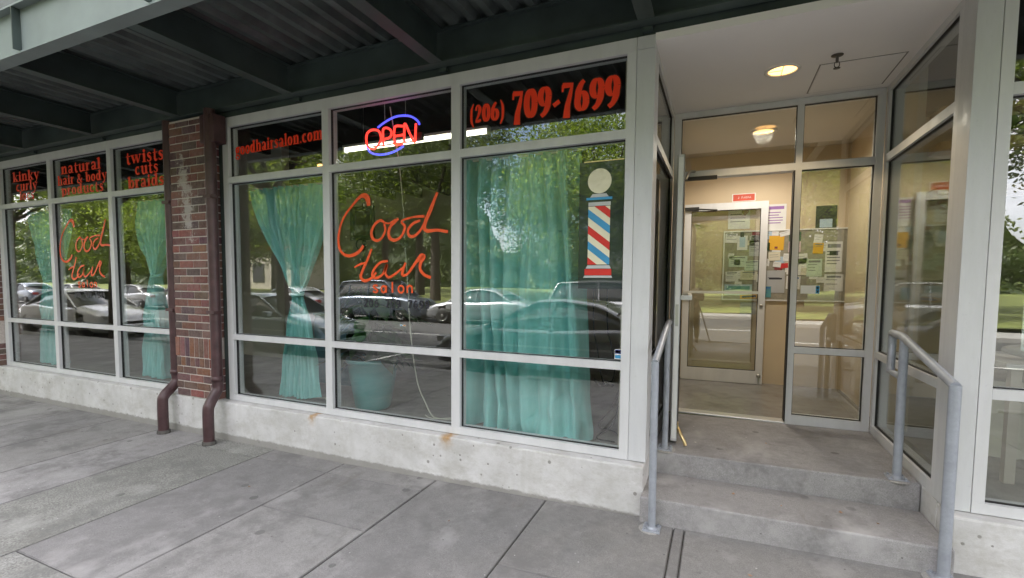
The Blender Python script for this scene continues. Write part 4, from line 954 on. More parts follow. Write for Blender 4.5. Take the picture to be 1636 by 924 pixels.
def fluoro(x0, x1, y, z, label):
    t = thing('strip_light', label, 'ceiling light', ((x0+x1)/2, y, z), 'lit fluorescent strips in the salon'); h = (x1-x0)/2
    MB().box(-h, h, -.04, .04, .024, .05).build('housing', M['white_paint'], t, bevel=.005)
    MB().tube([(-h+.02, 0, 0), (h-.02, 0, 0)], .019, 12).build('tube', M['tube_on'], t)
    for s in (-1, 1): MB().box(s*(h-.01)-.01, s*(h-.01)+.01, -.03, .03, -.03, .03).build('end_cap', M['white_paint'], t)
    for s in (-1, 1): MB().tube([(s*h*.7, 0, .05), (s*h*.7, 0, 3.49-z)], .004, 6).build('hanger', M['chrome'], t)
fluoro(-3.90, -2.12, 1.03, 2.76, 'long lit fluorescent strip behind the OPEN sign, nearer the street')
fluoro(-9.6, -7.1, 4.2, 2.95, 'added fluorescent strip brightening the deep left part of the salon')  # strip added to lighten the dark room behind the panes
fluoro(-4.4, -1.9, 4.4, 3.0, 'added fluorescent strip brightening the salon near its back wall')  # another added strip, lifting the background towards the back wall
t = thing('loose_cables', 'tangle of black cables hanging and lying beside the loose curtain', 'cables', (-.85, .5, .12))
cb = MB()
for pts_ in ([(-.12, 0, 1.9), (-.114, 0, .94), (-.08, 0, .7), (-.045, 0, .48), (-.02, .02, .40)], [(.0, 0, 1.9), (-.006, 0, .94), (.03, 0, .72), (.06, 0, .53), (.03, .02, .42), (-.02, .03, .41)],
             [(-.10, .02, .44), (-.04, .0, .40), (.03, .03, .43), (-.03, .05, .38), (-.1, .02, .42)], [(-.09, .02, .42), (.0, .05, .38), (.05, .0, .41), (-.02, .0, .44)],
             [(.12, .1, .5), (.02, .15, .2), (-.1, .2, .02), (.05, .1, .01), (.14, -.1, .01)], [(.1, .1, .35), (.05, .0, .1), (-.05, -.1, .01), (.1, -.15, .01)]):
    cb.tube(pts_, .0055, 6, 5)
cb.build('cable', M['black'], t)
t = thing('waste_cable', 'loops of pale cable on the floor under the tied curtain', 'cable', (-3.75, .4, .124))
MB().tube([(-.5, .1, .005), (-.42, 0, .03), (-.3, .05, .005), (-.2, -.05, .02), (-.05, .05, .005), (.08, 0, .015), (.2, .08, .005)], .006, 6, 5).tube([(-.3, .1, .005), (-.25, 0, .03), (-.1, .08, .01), (.0, .0, .02), (.12, .1, .005)], .006, 6, 5).build('cable', M['cord'], t)
# right hand shop
t = thing('shop_poster', 'pale pink and white poster hanging in the window right of the steps', 'poster', (1.375, .16, .98))
MB().box(0, .45, 0, .004, 0, .70).build('sheet', plain('pale_poster', (.68, .78, .72), .6), t)
MB().box(.01, .44, -.003, -.0005, .02, .12).build('orange_band', plain('tan_print', (.62, .42, .22), .6), t); MB().box(.01, .44, -.003, -.0005, .13, .24).build('lilac_band', plain('lilac_print', (.66, .55, .66), .6), t)
t = thing('work_table', 'white topped table with clutter inside the right hand shop window', 'table', (2.3, .95, .119))
MB().box(-.8, .8, -.35, .35, .70, .735).build('tabletop', M['white_paint'], t, bevel=.004)
for sx in (-1, 1):
    for sy in (-1, 1): MB().box(sx*.74-.025, sx*.74+.025, sy*.3-.025, sy*.3+.025, 0, .698).build('leg', M['tan_light'], t)
t = thing('crumpled_bag', 'crumpled white plastic bag on the table in the right hand shop', 'bag', (1.72, .82, .856))
rb_ = random.Random(4); vs = []
for i in range(8):
    for k in range(14): r_ = (.14*math.sin(math.pi*(i+.3)/8.5))*(1+rb_.uniform(-.25, .25)); vs.append((r_*math.cos(k*.449), r_*math.sin(k*.449)*.8, .10*i/7*rb_.uniform(.9, 1.1)))
MB().add(vs, [(i*14+k, i*14+(k+1) % 14, (i+1)*14+(k+1) % 14, (i+1)*14+k) for i in range(7) for k in range(14)], True).build('bag', M['white_plastic'], t)
t = thing('storage_box', 'pale cream storage box under the table in the right hand shop', 'box', (1.95, 1.5, .119))
MB().box(-.35, .35, -.3, .3, 0, .5).build('body', plain('cream_card', (.6, .58, .48), .7), t, bevel=.006); MB().box(-.36, .36, -.31, .31, .50, .54).build('lid', plain('cream_card_lid', (.66, .64, .55), .7), t, bevel=.006)
for i, z in enumerate((2.62, 2.36, 2.02)):
    t = thing('wall_shelf', ['upper', 'middle', 'lower'][i]+' pine shelf inside the right hand shop window', 'shelf', (2.4, 1.5, z), 'pine shelves in the right hand shop')
    MB().box(-1.0, 1.0, -.02, .22, -.03, .03).build('board', M['wood'], t, bevel=.004)
    for s in (-.8, .8): MB().box(s-.015, s+.015, 0, .20, -.12, -.031).build('bracket', M['wood'], t)

# ================================================================== NOTICE BOARD
YW = 3.296
bd = thing('notice_board', 'pin board in a thin white frame crowded with flyers on the tan lobby wall', 'notice board', (.60, YW, 1.53))
MB().box(-.63, .63, -.012, 0, -.40, .40).build('board', M['cork'], bd)
MB().box(-.645, .645, -.02, 0, .401, .414).box(-.645, .645, -.02, 0, -.414, -.401).box(-.645, -.631, -.02, 0, -.40, .40).box(.631, .645, -.02, 0, -.40, .40).build('frame', M['white_paint'], bd)
rf_ = random.Random(21); fcol = {'white': (.70, .70, .68), 'cream': (.66, .62, .48), 'pale green': (.5, .6, .5), 'grey': (.42, .43, .44), 'pale blue': (.42, .54, .66), 'amber': (.72, .40, .03), 'red': (.55, .03, .03), 'dark green': (.05, .12, .07), 'maroon': (.22, .05, .05), 'pink': (.66, .5, .55), 'black': (.03, .03, .035), 'teal': (.1, .3, .32)}
FM = {k: plain('flyer_'+k.replace(' ', '_'), v, .7, 0, .05, 8) for k, v in fcol.items()}
INK = {'grey': plain('grey_ink', (.18, .18, .2), .7), 'blue': plain('blue_ink', (.05, .15, .4), .7), 'red': plain('red_ink', (.5, .05, .04), .7), 'purple': plain('purple_ink', (.3, .15, .4), .7)}
def flyer(label, x, z, wd, h, col, ink='grey', lines=3, rot=0, lay=0, head_=True, pic=None):
    t = thing('flyer', label, 'flyer', (x, YW-.0135-.0016*lay if lay >= 0 else YW-.001, z), 'flyers pinned up in the lobby')
    mb = MB().box(-wd/2, wd/2, -.0006, 0, -h/2, h/2); mt_ = Matrix.Rotation(R(rot), 4, 'Y'); mb.tf(mt_); mb.build('sheet', FM[col], t)
    im = MB()
    if head_: im.box(-wd*.38, wd*.38, -.0012, -.0007, h*.30, h*.42)
    for i in range(lines):
        z_ = h*(.18-.5*i/max(1, lines)); im.box(-wd*.4, wd*rf_.uniform(.05, .4), -.0012, -.0007, z_-h*.018, z_+h*.018)
    if im.v: im.tf(mt_); im.build('print', INK[ink], t)
    if pic:
        pm = MB().box(-wd*pic[0], wd*pic[0], -.0014, -.0009, h*pic[1], h*pic[2]); pm.tf(mt_); pm.build('picture', FM[pic[3]], t)
    return t
# above the board
t = thing('lobby_sign', 'red sign with white lettering high on the tan lobby wall', 'sign', (.158, YW-.001, 2.338))
MB().box(-.125, .125, -.006, 0, -.047, .047).build('plate', M['white_paint'], t); MB().box(-.115, .115, -.0075, -.0062, -.038, .038).build('red_field', plain('sign_red', (.55, .06, .02), .5), t)
mb = MB(); fnt = {'J': [[(.8, 1), (.8, .2), (.45, 0), (.15, .2)]], 'F': [[(.1, 0), (.1, 1), (.8, 1)], [(.1, .5), (.65, .5)]], 'A': [[(0, 0), (.45, 1), (.9, 0)], [(.2, .35), (.7, .35)]], 'R': [[(.1, 0), (.1, 1), (.7, .95), (.75, .6), (.1, .5), (.85, 0)]], 'M': [[(.05, 0), (.1, 1), (.45, .3), (.8, 1), (.9, 0)]]}
for i, c in enumerate('J FARMA'):
    for st_ in fnt.get(c, []): mb.ribbon([(-.065+i*.021+p[0]*.016, -.012+p[1]*.024) for p in st_], [.0035, .0035], -.0078, n=1)
mb.build('lettering', M['white_paint'], t)
flyer('white poster with a dark heart shaped picture above the board', .115, 2.095, .235, .255, 'white', 'grey', 3, 0, -1, False, (.0, 0, .01, 'white'))
t_ = MB().add([(.05, 0, .11), (.10, 0, .085), (.10, 0, .06), (.062, 0, .02), (.03, 0, .06), (.03, 0, .09)], [(0, 1, 2, 3, 4, 5)]); t = bpy.data.objects.new
hp = thing('heart_print', 'dark maroon heart print on the white poster above the board', 'print', (.115, YW-.004, 2.10))
t_.build('heart', FM['maroon'], hp)
flyer('white notice with purple heading above the right part of the board', .505, 2.09, .20, .30, 'white', 'purple', 5, 0, -1)
flyer('amber yellow flyer, the brightest on the board', .515, 1.79, .155, .165, 'amber', 'grey', 0, 2, 2, False, (.1, -.4, -.25, 'maroon'))
flyer('bright red card pinned near the middle right of the board', .60, 1.525, .085, .055, 'red', 'red', 0, -6, 3, False)
flyer('tilted white card above the amber flyer', .60, 1.895, .11, .05, 'white', 'grey', 1, -14, 3, False)
flyer('small white card just above and left of the amber flyer', .50, 1.90, .07, .05, 'white', 'red', 1, 3, 1, False)
flyer('pale flyer with a blue figure at the upper left of the board', .16, 1.80, .11, .17, 'white', 'blue', 0, 0, 2, False, (.28, -.3, .4, 'pale blue'))
flyer('long white letter sheet hanging in the upper middle of the board', .30, 1.76, .13, .24, 'grey', 'grey', 6, 0, 1)
flyer('white sheet with dark text at the upper left corner of the board', .04, 1.86, .13, .11, 'white', 'grey', 3, 2, 1)
flyer('narrow black and cream strip at the top left of the board', .155, 1.905, .04, .07, 'black', 'grey', 0, 0, 3, False)
flyer('maroon ticket at the top middle of the board', .31, 1.905, .10, .04, 'maroon', 'grey', 0, 4, 3, False)
flyer('dark green flyer right of the letter sheet', .415, 1.75, .07, .09, 'dark green', 'grey', 0, 0, 2, False)
flyer('cream square card below the amber flyer', .50, 1.635, .12, .10, 'cream', 'grey', 2, -3, 2, False)
flyer('white square card right of the cream card', .635, 1.62, .09, .09, 'white', 'grey', 2, 4, 2, False)
flyer('white card overlapping the red card', .53, 1.54, .08, .06, 'white', 'grey', 1, 8, 4, False)
flyer('maroon card under the white card overlapping the red one', .545, 1.495, .08, .04, 'maroon', 'grey', 0, 5, 2, False)
flyer('grey letter sheet low in the middle right of the board', .52, 1.34, .19, .26, 'grey', 'grey', 1, 0, 1, False, (.35, .10, .17, 'black'))
flyer('pale blue sheet with two blue pictures at the lower left', .13, 1.24, .30, .13, 'pale blue', 'blue', 0, 0, 2, False, (.42, .0, .35, 'teal'))
flyer('orange edged flyer at the bottom middle of the board', .25, 1.16, .19, .05, 'amber', 'grey', 0, -4, 3, False, (.4, -.2, .3, 'black'))
flyer('pale green flyer with drawing in the left middle of the board', .12, 1.58, .20, .13, 'pale green', 'grey', 3, 0, 1)
flyer('pale green leaflet beside the drawing in the board centre', .27, 1.53, .16, .12, 'pale green', 'grey', 3, -3, 2)
flyer('dark maroon photo card in the centre of the board', .385, 1.60, .08, .07, 'maroon', 'grey', 0, 0, 3, False)
flyer('small flyer with a maroon square in the lower centre', .37, 1.38, .09, .09, 'white', 'red', 0, 3, 3, False, (.3, -.3, .3, 'maroon'))
flyer('white leaflet in the centre of the board', .24, 1.41, .18, .10, 'cream', 'grey', 4, 2, 1)
flyer('white sheet low left on the board', .06, 1.40, .14, .12, 'white', 'grey', 3, -2, 1)
flyer('teal leaflet at the lower middle edge', .44, 1.22, .08, .13, 'teal', 'blue', 2, 0, 2)
flyer('dark green sheet at the upper right of the board', .70, 1.86, .12, .10, 'dark green', 'grey', 0, 0, 1, False)
flyer('pink list at the right edge of the amber flyer', .70, 1.74, .12, .12, 'pink', 'purple', 4, 0, 1)
flyer('black and white flyer at the lower right of the amber one', .70, 1.47, .14, .10, 'white', 'grey', 2, 5, 2, False, (.3, -.4, .2, 'black'))
flyer('blue headed sheet on the right part of the board', .70, 1.33, .14, .15, 'white', 'blue', 4, 2, 1)
flyer('white letter hanging on the far right of the board', 1.08, 1.62, .16, .34, 'white', 'grey', 5, 0, 2, True, (.25, .05, .2, 'black'))
flyer('large black photo poster above the right end of the board', .995, 2.06, .20, .27, 'black', 'grey', 0, 0, -1, False, (.3, -.4, -.05, 'pale blue'))
flyer('white sheet with a black heading on the right end of the board', 1.09, 1.33, .18, .19, 'white', 'grey', 2, 0, 2)
flyer('pale sheet below the inner door push bar on the tan wall', .245, 1.02, .17, .145, 'grey', 'grey', 2, 0, -1, False)
flyer('pale grey sheet on the board beside the doorway mullion', .90, 1.50, .15, .20, 'pale green', 'grey', 3, 0, 1)
flyer('amber leaflet on the right side of the board', .93, 1.72, .10, .12, 'amber', 'grey', 1, 3, 2)

for i in range(26):
    x_ = (-.52 if i % 2 else .02)+rf_.uniform(0, .55)+.55; z_ = 1.53+rf_.uniform(-.36, .36)
    flyer('small pale card among the crowded flyers of the lobby board', max(.02, min(1.2, x_)), z_, rf_.uniform(.06, .11), rf_.uniform(.05, .10), rf_.choice(['white', 'cream', 'white', 'pale blue', 'white']), 'grey', 2, rf_.uniform(-9, 9), rf_.choice([0, 1]), False)

# ================================================================== STREET SIDE
def mklimbs(mb, rt_, H_, R_, r0, lean=(0, 0)):
    top = Vector((lean[0], lean[1], H_*.42))
    mb.tube([(0, 0, -.1), (lean[0]*.3, lean[1]*.3, H_*.2), tuple(top)], [r0*1.25, r0, r0*.75], 12, 4)
    tips = []
    for k in range(7):
        a = k*.9+rt_.uniform(-.3, .3); e_ = rt_.uniform(.3, 1.2)
        p1 = top+Vector((math.cos(a)*R_*.35, math.sin(a)*R_*.35, H_*.12*e_+.3)); p2 = top+Vector((math.cos(a)*R_*.75, math.sin(a)*R_*.75, H_*(.12+.2*e_)))
        mb.tube([tuple(top), tuple(p1), tuple(p2)], [r0*.5, r0*.3, r0*.08], 7, 4); tips += [p1, p2]
        for q in range(3):
            a2 = a+rt_.uniform(-.9, .9); p3 = p1+Vector((math.cos(a2), math.sin(a2), rt_.uniform(.2, 1)))*R_*.4
            mb.tube([tuple(p1), tuple((p1+p3)/2+Vector((0, 0, .1))), tuple(p3)], [r0*.2, r0*.12, r0*.04], 5, 3); tips.append(p3)
    return tips
def crown(rt_, H_, R_, zc, rz, ncl, per, ls, mbt=None):
    lv = MB()
    for c in range(ncl):
        while True:
            q = Vector((rt_.uniform(-1, 1), rt_.uniform(-1, 1), rt_.uniform(-1, 1)))
            if .25 < q.length < 1: break
        cc = Vector((q.x*R_, q.y*R_, zc+q.z*rz)); sr = rt_.uniform(.28, .6)*R_*.32; tone = rt_.uniform(.1, .75)
        for k in range(per):
            p = cc+Vector((rt_.gauss(0, 1)*sr, rt_.gauss(0, 1)*sr, rt_.gauss(0, .6)*sr))
            n_ = Vector((rt_.gauss(0, 1), rt_.gauss(0, 1), rt_.gauss(.6, 1))).normalized(); a = n_.orthogonal().normalized(); b_ = n_.cross(a)
            an = rt_.uniform(0, 6.28); a, b_ = a*math.cos(an)+b_*math.sin(an), b_*math.cos(an)-a*math.sin(an)
            s = ls*rt_.uniform(.6, 1.3); t_ = min(1, max(0, tone+rt_.uniform(-.25, .25))); lv.ct = (t_, t_, t_)
            lv.add([p-a*s, p+b_*s*.45, p+a*s, p-b_*s*.45], [(0, 1, 2, 3)])
    return lv
def tree(x, y, z, label, cat, H_, R_, seed, ncl, per, ls, mat, zc, rz, r0=.14, group='trees along the street', lean=(0, 0)):
    rt_ = random.Random(seed); t = thing('street_tree', label, 'tree', (x, y, z), group)
    tb = MB(); mklimbs(tb, rt_, H_, R_, r0, lean); tb.build('trunk', M['bark'], t, smooth_all=True)
    crown(rt_, H_, R_, zc, rz, ncl, per, ls).build('crown', M[mat], t)
    return t
nt1 = tree(-9.2, -4.9, -.3, 'leafy street tree on the near kerb straight across from the first windows', 'tree', 8.5, 3.0, 11, 110, 190, .060, 'leaf', 6.3, 2.6, .13, 'leafy trees on the near kerb', (-.3, .1))
def near(x, y, rz_, label, s=1):
    c = copy_tree(nt1); c.location = (x, y, -.3); c.rotation_euler = (0, 0, rz_); c.scale = (s, s, s); c['label'] = label; return c
near(-15.6, -4.7, 1.3, 'leafy street tree on the near kerb, second one going left', 1.05)
near(-22.4, -4.9, 2.6, 'leafy street tree on the near kerb, third one going left')
near(4.2, -5.1, 5.2, 'leafy street tree on the near kerb right of the steps', .95)
ft1 = tree(-17.5, -25, .1, 'tall tree on the lawn across the road', 'tree', 15, 5.2, 31, 170, 190, .12, 'leaf2', 10.2, 5.0, .30, 'tall trees on the lawn across the road')
ft2 = tree(-6, -23.5, .1, 'broad low branching tree on the lawn across the road facing the curtain window', 'tree', 11, 5.2, 32, 170, 190, .11, 'leaf', 6.6, 4.6, .26, 'tall trees on the lawn across the road')
ft1['label'] = 'tall dark tree across the road facing the script window'
k = 0
names_ = ['behind the white sedan', 'beside the second kerb tree', 'left of the low pale building', 'beyond the silver sedan', 'behind the far kerb', 'at the end of the row', 'beside the path', 'in the second row', 'at the far left', 'near the middle of the lawn', 'close to the far pavement', 'facing the doorway', 'facing the right shop', 'behind the van', 'deep in the park', 'furthest right', 'before the far wood']
for (x, y, s, src) in ((-34, -19.5, .9, 1), (-44, -20.5, .95, 1), (-56, -27, 1.2, 0), (-29, -22, 1.0, 1), (-38, -26, 1.1, 0), (-50, -23, 1.1, 0), (-24, -33, 1.2, 0), (-11.5, -34, 1.1, 1), (-62, -30, 1.2, 0), (-1, -33, 1.2, 0), (3.5, -22, .8, 1), (-33, -40, 1.2, 0), (10, -27, 1.1, 0), (18, -24, 1.0, 1), (-44, -38, 1.3, 0), (28, -27, 1.1, 0), (6, -40, 1.2, 1)):
    c = copy_tree((ft1, ft2)[src]); c.location = (x, y, .2); c.rotation_euler = (0, 0, k*1.7); c.scale = (s, s, s*.95)
    c['label'] = ('tall dark' if src == 0 else 'broad light green')+' tree across the road '+names_[k]; k += 1
# far wood as one mass
rt_ = random.Random(50); lv = MB()
def wood_h(x): return 6.0+min(8, max(0, -x-18)*.24)+2.2*math.sin(x*.11)+1.6*math.sin(x*.37+1)+1.1*math.sin(x*.83+2)
def wood_y(x, z): return -56+1.6*math.sin(x*.9+z*.5)+1.1*math.sin(x*2.1+z*1.3)+.9*math.sin(z*1.9+x*.3)-z*.25
WX = [-330+i*1.1 for i in range(456)]; rows_ = 12; vs = []
for x in WX:
    for q in range(rows_+1): z = wood_h(x)*q/rows_-.3; vs.append((x, wood_y(x, z), z))
lv.ct = (.12, .12, .12)
lv.add(vs, [(i*(rows_+1)+q, (i+1)*(rows_+1)+q, (i+1)*(rows_+1)+q+1, i*(rows_+1)+q+1) for i in range(len(WX)-1) for q in range(rows_)])
for k in range(52000):
    x = rt_.uniform(-200, 110); h = wood_h(x); z = h*rt_.uniform(0, 1.0)**.8+rt_.gauss(0, .45)
    p = Vector((x, wood_y(x, z)+abs(rt_.gauss(0, .8)), z)); n_ = Vector((rt_.gauss(0, 1), rt_.gauss(.6, 1), rt_.gauss(.6, 1))).normalized()
    a = n_.orthogonal().normalized(); b_ = n_.cross(a); an = rt_.uniform(0, 6.28); a, b_ = a*math.cos(an)+b_*math.sin(an), b_*math.cos(an)-a*math.sin(an)
    a = a*rt_.uniform(.14, .30); t_ = max(0, min(1, .35+.3*math.sin(x*.6+z)+rt_.gauss(0, .2))); lv.ct = (t_, t_, t_)
    lv.add([p-a, p+b_*.13, p+a, p-b_*.13], [(0, 1, 2, 3)])
lv.build('far_wood', M['leaf2'], label='far wood beyond the lawn', cat='wood', kind='stuff')

# ---- cars
def car(label, x, y, z, paint, L_=4.6, Wd_=1.78, kind_='sedan', face=1, group='parked cars'):
    t = thing('parked_car', label, 'car', (x, y, z), group, 0 if face == 1 else math.pi)
    hl = L_/2; belt = .93 if kind_ != 'suv' else 1.08; roof = 1.43 if kind_ != 'suv' else 1.78
    # stations: x, hood height, half width factor
    if kind_ == 'suv': prof = [(-hl, .62, .86), (-hl+.08, .98, .94), (-hl+.5, 1.06, .99), (-.9, belt+.02, 1), (.9, belt, 1), (1.25, 1.06, .99), (hl-.35, .96, .96), (hl-.06, .78, .88), (hl, .55, .80)]
    else: prof = [(-hl, .60, .82), (-hl+.08, .86, .90), (-hl+.45, .97, .96), (-1.15, .99, 1), (-.2, belt, 1), (.75, belt, 1), (1.1, .95, .99), (hl-.45, .80, .95), (hl-.08, .66, .86), (hl, .50, .78)]
    hw = Wd_/2; NS = 40; vs = []; secs = []
    for i in range(NS+1):
        xx = -hl+L_*i/NS; hh = interp(xx, [(p[0], p[1]) for p in prof]); wf_ = interp(xx, [(p[0], p[2]) for p in prof])*hw
        zb = .20
        sec = [(0, zb), (wf_*.86, zb), (wf_*.97, zb+.09), (wf_, .50), (wf_*.985, hh-.14), (wf_*.93, hh-.03), (wf_*.6, hh+.015), (0, hh+.03)]
        for (wx, wz) in list(reversed([(-a_, b_) for a_, b_ in sec[1:]])) [0:0]+[(a_, b_) for a_, b_ in sec]+[(-a_, b_) for a_, b_ in reversed(sec[1:-1])]:
            vs.append((xx, wx, wz))
    n = 14; body = MB()
    fs = [(i*n+k, (i+1)*n+k, (i+1)*n+(k+1) % n, i*n+(k+1) % n) for i in range(NS) for k in range(n)]
    wxs = (-hl+.80, hl-.88)
    # cut wheel arches: drop faces of the lower side near the wheels
    keep = []
    for f_ in fs:
        c_ = sum((Vector(vs[i]) for i in f_), Vector())/4
        if any((c_.x-wx)**2+(c_.z-.30)**2 < .37**2 for wx in wxs) and abs(c_.y) > hw*.5: continue
        keep.append(f_)
    body.add(vs, keep+[tuple(range(n)), tuple(reversed(range(NS*n, NS*n+n)))], True)
    body.build('body', paint, t)
    # cabin
    if kind_ == 'suv': cp = [(-hl+.12, belt+.02), (-hl+.42, roof-.06), (-.4, roof), (.45, roof-.03), (1.25, belt+.02)]
    else: cp = [(-1.62, belt+.03), (-.85, roof-.08), (-.25, roof), (.25, roof-.02), (1.22, belt)]
    cabx = [cp[0][0]+(cp[-1][0]-cp[0][0])*i/24 for i in range(25)]
    rv = []; gv = []
    for xx in cabx:
        hz = interp(xx, cp); q = (hz-belt)/(roof-belt); wt = hw*(.93-.20*q)
        gv += [(xx, -hw*.93, belt-.03), (xx, -wt, hz-.03), (xx, wt, hz-.03), (xx, hw*.93, belt-.03)]
        rv += [(xx, -wt-.008, hz-.06), (xx, -wt*.96, hz-.012), (xx, -wt*.6, hz+.02), (xx, 0, hz+.03), (xx, wt*.6, hz+.02), (xx, wt*.96, hz-.012), (xx, wt+.008, hz-.06)]
    g_ = MB(); g_.add(gv, [(i*4+k, (i+1)*4+k, (i+1)*4+k+1, i*4+k+1) for i in range(24) for k in range(3)], True); g_.build('windows', M['car_glass'], t)
    i0, i1 = (4, 17) if kind_ != 'suv' else (2, 18)
    r_ = MB(); r_.add(rv, [(i*7+k, (i+1)*7+k, (i+1)*7+k+1, i*7+k+1) for i in range(i0, i1) for k in range(6)], True)
    def rail_(s):
        pts_ = [(xx, s*(hw*(.93-.20*((interp(xx, cp)-belt)/(roof-belt)))+.004), interp(xx, cp)-.03) for xx in cabx]
        r_.tube(pts_, .026, 6)
        for bx in ((-.05,) if kind_ != 'suv' else (-.35, -1.4)):
            hz = interp(bx, cp); r_.tube([(bx, s*(hw*.935), belt-.02), (bx-.04, s*(hw*.74), hz-.04)], .03, 6)
    rail_(-1); rail_(1); r_.build('roof', paint, t)
    for wx in wxs:
        for s in (-1, 1):
            wh = MB().lathe([(.0, -.10), (.30, -.11), (.325, -.08), (.325, .08), (.30, .11), (.0, .10)], wx, s*(hw-.13), 28, 'y', .32).build('wheel', M['black'], t)
            ys = s*(hw-.02)
            rim = MB().lathe([(.0, 0), (.05, .0), (.06, -.015*s), (.17, -.02*s), (.205, .004*s)], wx, ys, 20, 'y', .32); rim.build('rim', M['chrome'], wh)
            MB().lathe([(.37, -.06), (.37, .05), (.0, .05)], wx, s*(hw-.16), 20, 'y', .31).build('wheel_well', M['black'], t) if False else None
    for s in (-1, 1):
        MB().box(hl-.24, hl-.02, s*hw*.62-.16, s*hw*.62+.12*s+.0 if s > 0 else s*hw*.62+.16, .58, .70).build('headlight', M['chrome'], t, bevel=.02)
        MB().box(-hl-.005, -hl+.16, s*hw*.68-.14, s*hw*.68+.14, .66, .82).build('tail_light', plain('tail_lamp_red', (.4, .01, .01), .2), t, bevel=.02)
        MB().box(.80, .98, s*(hw+.09)-.07, s*(hw+.09)+.07, belt-.02, belt+.11).build('wing_mirror', paint, t, bevel=.02)
    MB().box(-hl-.03, -hl+.1, -hw*.78, hw*.78, .28, .46).box(hl-.1, hl+.02, -hw*.72, hw*.72, .26, .42).build('bumper', paint, t, bevel=.03)
    MB().box(-1.3, 1.3, hw-.005, hw+.012, .60, .63).box(-1.3, 1.3, -hw-.012, -hw+.005, .60, .63).build('side_trim', M['chrome'], t)
    return t
PW = carpaint('white_car_paint', (.72, .72, .72), .1); PS = carpaint('silver_car_paint', (.45, .46, .48), .7); PD = carpaint('dark_grey_car_paint', (.12, .13, .145), .4); PT = carpaint('teal_grey_car_paint', (.18, .23, .25), .5); PB = carpaint('blue_grey_car_paint', (.16, .19, .24), .6)
RZ = -.42
car('white sedan parked at the near kerb, furthest left', -18.4, -5.35, RZ, PW, 4.7, group='cars at the near kerb')
car('teal grey sedan parked at the near kerb across from the first window', -10.2, -5.45, RZ, PT, 4.6, group='cars at the near kerb')
car('dark sedan parked at the near kerb facing the barber sign window', -2.75, -5.45, RZ, PD, 4.6, face=-1, group='cars at the near kerb')
for i, (x, p_, kd, lb) in enumerate(((-45, PB, 'sedan', 'blue grey sedan at the far kerb, furthest left'), (-38.5, PS, 'sedan', 'silver sedan at the far kerb second from the left'), (-32, PS, 'sedan', 'silver sedan at the far kerb seen in the left windows'), (-26, PS, 'suv', 'silver wagon at the far kerb seen beside the tied curtain'),
     (-19.5, PS, 'sedan', 'silver sedan at the far kerb seen through the first curtain'), (-13.8, PB, 'suv', 'blue grey wagon at the far kerb behind the script lettering'), (-8.9, PS, 'sedan', 'silver sedan at the far kerb right of the blue grey wagon'), (-3.6, PS, 'suv', 'silver wagon at the far kerb behind the loose curtain'), (12, PD, 'sedan', 'dark sedan at the far kerb right of the steps'))):
    car(lb, x, -14.7, RZ, p_, 4.6, 1.78, kd, 1 if i % 2 else -1, 'cars at the far kerb')
# grey steel signal cabinet & building glimpsed across
ob = thing('far_building', 'low pale building with a red band far across the lawn', 'building', (-58, -46, 0))
MB().box(-9, 9, -4, 4, -.3, 5.2).build('wall', M['tan_light'], ob); MB().box(-9.4, 9.4, -4.4, 4.4, 5.21, 5.7).build('roof', plain('red_roof', (.4, .1, .06), .6), ob)
for q in range(5): MB().box(-8+q*3.4, -6+q*3.4, 4.001, 4.05, 1, 3.4).build('window', M['car_glass'], ob)

# ---- photographer behind the camera, seen mirrored in the inner door
pr_ = thing('person', 'person in dark clothes standing by the kerb behind a tripod, seen only mirrored', 'person', (-.33, -4.12, gz(-.3, -4.1)))
def skin(name, V_, E__, mat, parent, sub=2):
    me = bpy.data.meshes.new(name); me.from_pydata([v[:3] for v in V_], E__, []); me.materials.append(mat)
    o = bpy.data.objects.new(name, me); COL.objects.link(o); o.parent = parent
    md = o.modifiers.new('skin', 'SKIN'); md.use_smooth_shade = True
    for i, v in enumerate(V_): me.skin_vertices[0].data[i].radius = (v[3], v[4] if len(v) > 4 else v[3])
    me.skin_vertices[0].data[0].use_root = True
    sb = o.modifiers.new('sub', 'SUBSURF'); sb.levels = sub; sb.render_levels = sub
    return o
skn = plain('skin', (.45, .28, .2), .5); cloth = plain('dark_jacket', (.035, .035, .042), .85); jean = plain('dark_trousers', (.04, .045, .055), .85); hair = plain('dark_hair', (.025, .018, .012), .6)
V_ = [(0, 0, .93, .14, .10), (0, .01, 1.12, .145, .10), (0, .01, 1.32, .17, .105), (0, .01, 1.43, .09, .07), (0, .02, 1.50, .052), (0, .035, 1.57, .075, .09), (0, .03, 1.66, .078, .092),
      (-.19, .01, 1.38, .062), (-.25, .06, 1.13, .045), (-.13, .27, 1.17, .034), (-.07, .32, 1.20, .03), (.19, .01, 1.38, .062), (.25, .06, 1.13, .045), (.13, .27, 1.17, .034), (.07, .32, 1.20, .03),
      (-.10, 0, .86, .088), (-.12, .02, .48, .062), (-.13, -.02, .09, .042), (-.13, .13, .035, .035), (.10, 0, .86, .088), (.12, .02, .48, .062), (.13, -.02, .09, .042), (.13, .13, .035, .035)]
E__ = [(0, 1), (1, 2), (2, 3), (3, 4), (4, 5), (5, 6), (2, 7), (7, 8), (8, 9), (9, 10), (2, 11), (11, 12), (12, 13), (13, 14), (0, 15), (15, 16), (16, 17), (17, 18), (0, 19), (19, 20), (20, 21), (21, 22)]
skin('body', V_, E__, skn, pr_)
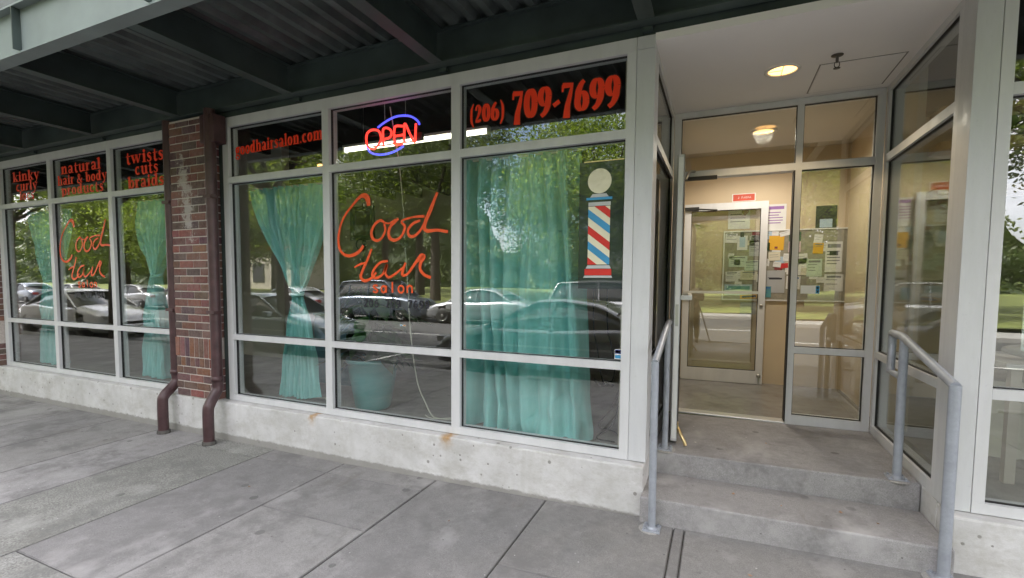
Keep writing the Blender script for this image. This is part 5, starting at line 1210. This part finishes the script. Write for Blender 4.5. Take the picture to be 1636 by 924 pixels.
skin('jacket', [(0, 0, .88, .165, .125), (0, .01, 1.12, .165, .12), (0, .01, 1.32, .19, .125), (0, .01, 1.42, .10, .08), (-.19, .01, 1.385, .076), (-.25, .06, 1.13, .058), (-.145, .245, 1.165, .046), (.19, .01, 1.385, .076), (.25, .06, 1.13, .058), (.145, .245, 1.165, .046)],
     [(0, 1), (1, 2), (2, 3), (2, 4), (4, 5), (5, 6), (2, 7), (7, 8), (8, 9)], cloth, pr_)
skin('trousers', [(0, 0, .92, .155, .12), (-.10, 0, .84, .105), (-.12, .02, .48, .08), (-.13, -.02, .10, .065), (.10, 0, .84, .105), (.12, .02, .48, .08), (.13, -.02, .10, .065)], [(0, 1), (1, 2), (2, 3), (0, 4), (4, 5), (5, 6)], jean, pr_)
skin('shoe', [(-.13, -.05, .05, .05), (-.13, .15, .045, .045)], [(0, 1)], M['black'], pr_); skin('shoe', [(.13, -.05, .05, .05), (.13, .15, .045, .045)], [(0, 1)], M['black'], pr_)
skin('hair', [(0, .0, 1.60, .075, .085), (0, .005, 1.70, .088, .095)], [(0, 1)], hair, pr_)
for s in (-1, 1):
    fg = MB()
    for k_ in range(4): fg.tube([(s*.07+(k_-1.5)*.014, .32, 1.21), (s*.065+(k_-1.5)*.014, .365-.004*abs(k_-1.5), 1.205), (s*.06+(k_-1.5)*.013, .375, 1.175)], [.008, .008, .006], 8, 3)
    fg.tube([(s*.05, .31, 1.205), (s*.03, .335, 1.215), (s*.02, .355, 1.21)], [.009, .009, .006], 8, 3); fg.build('fingers', skn, pr_, smooth_all=True)
    MB().lathe([(0, -.012), (.011, -.006), (.0, .006)], s*.03, .128, 10, 'z', 1.625).build('eye', M['black'], pr_)
MB().tube([(0, .12, 1.63), (0, .14, 1.60), (0, .125, 1.59)], [.009, .014, .008], 8, 3).build('nose', skn, pr_); MB().box(-.024, .024, .118, .128, 1.553, 1.560).build('mouth', redp, pr_)
tp = thing('camera_tripod', 'black tripod with a camera standing on the sidewalk before the person, seen only mirrored', 'tripod', (-.18, -3.72, gz(-.2, -3.7)))
for a in (90, 210, 330): MB().tube([(.0, 0, 1.02), (.36*math.cos(R(a)), .36*math.sin(R(a)), .01)], [.016, .011], 8).build('leg', M['black'], tp)
MB().tube([(0, 0, .85), (0, 0, 1.16)], .014, 10).build('centre_column', M['black'], tp); MB().box(-.05, .05, -.035, .035, 1.161, 1.24).build('camera_body', M['black'], tp, bevel=.008)
print('objects', len(bpy.data.objects))
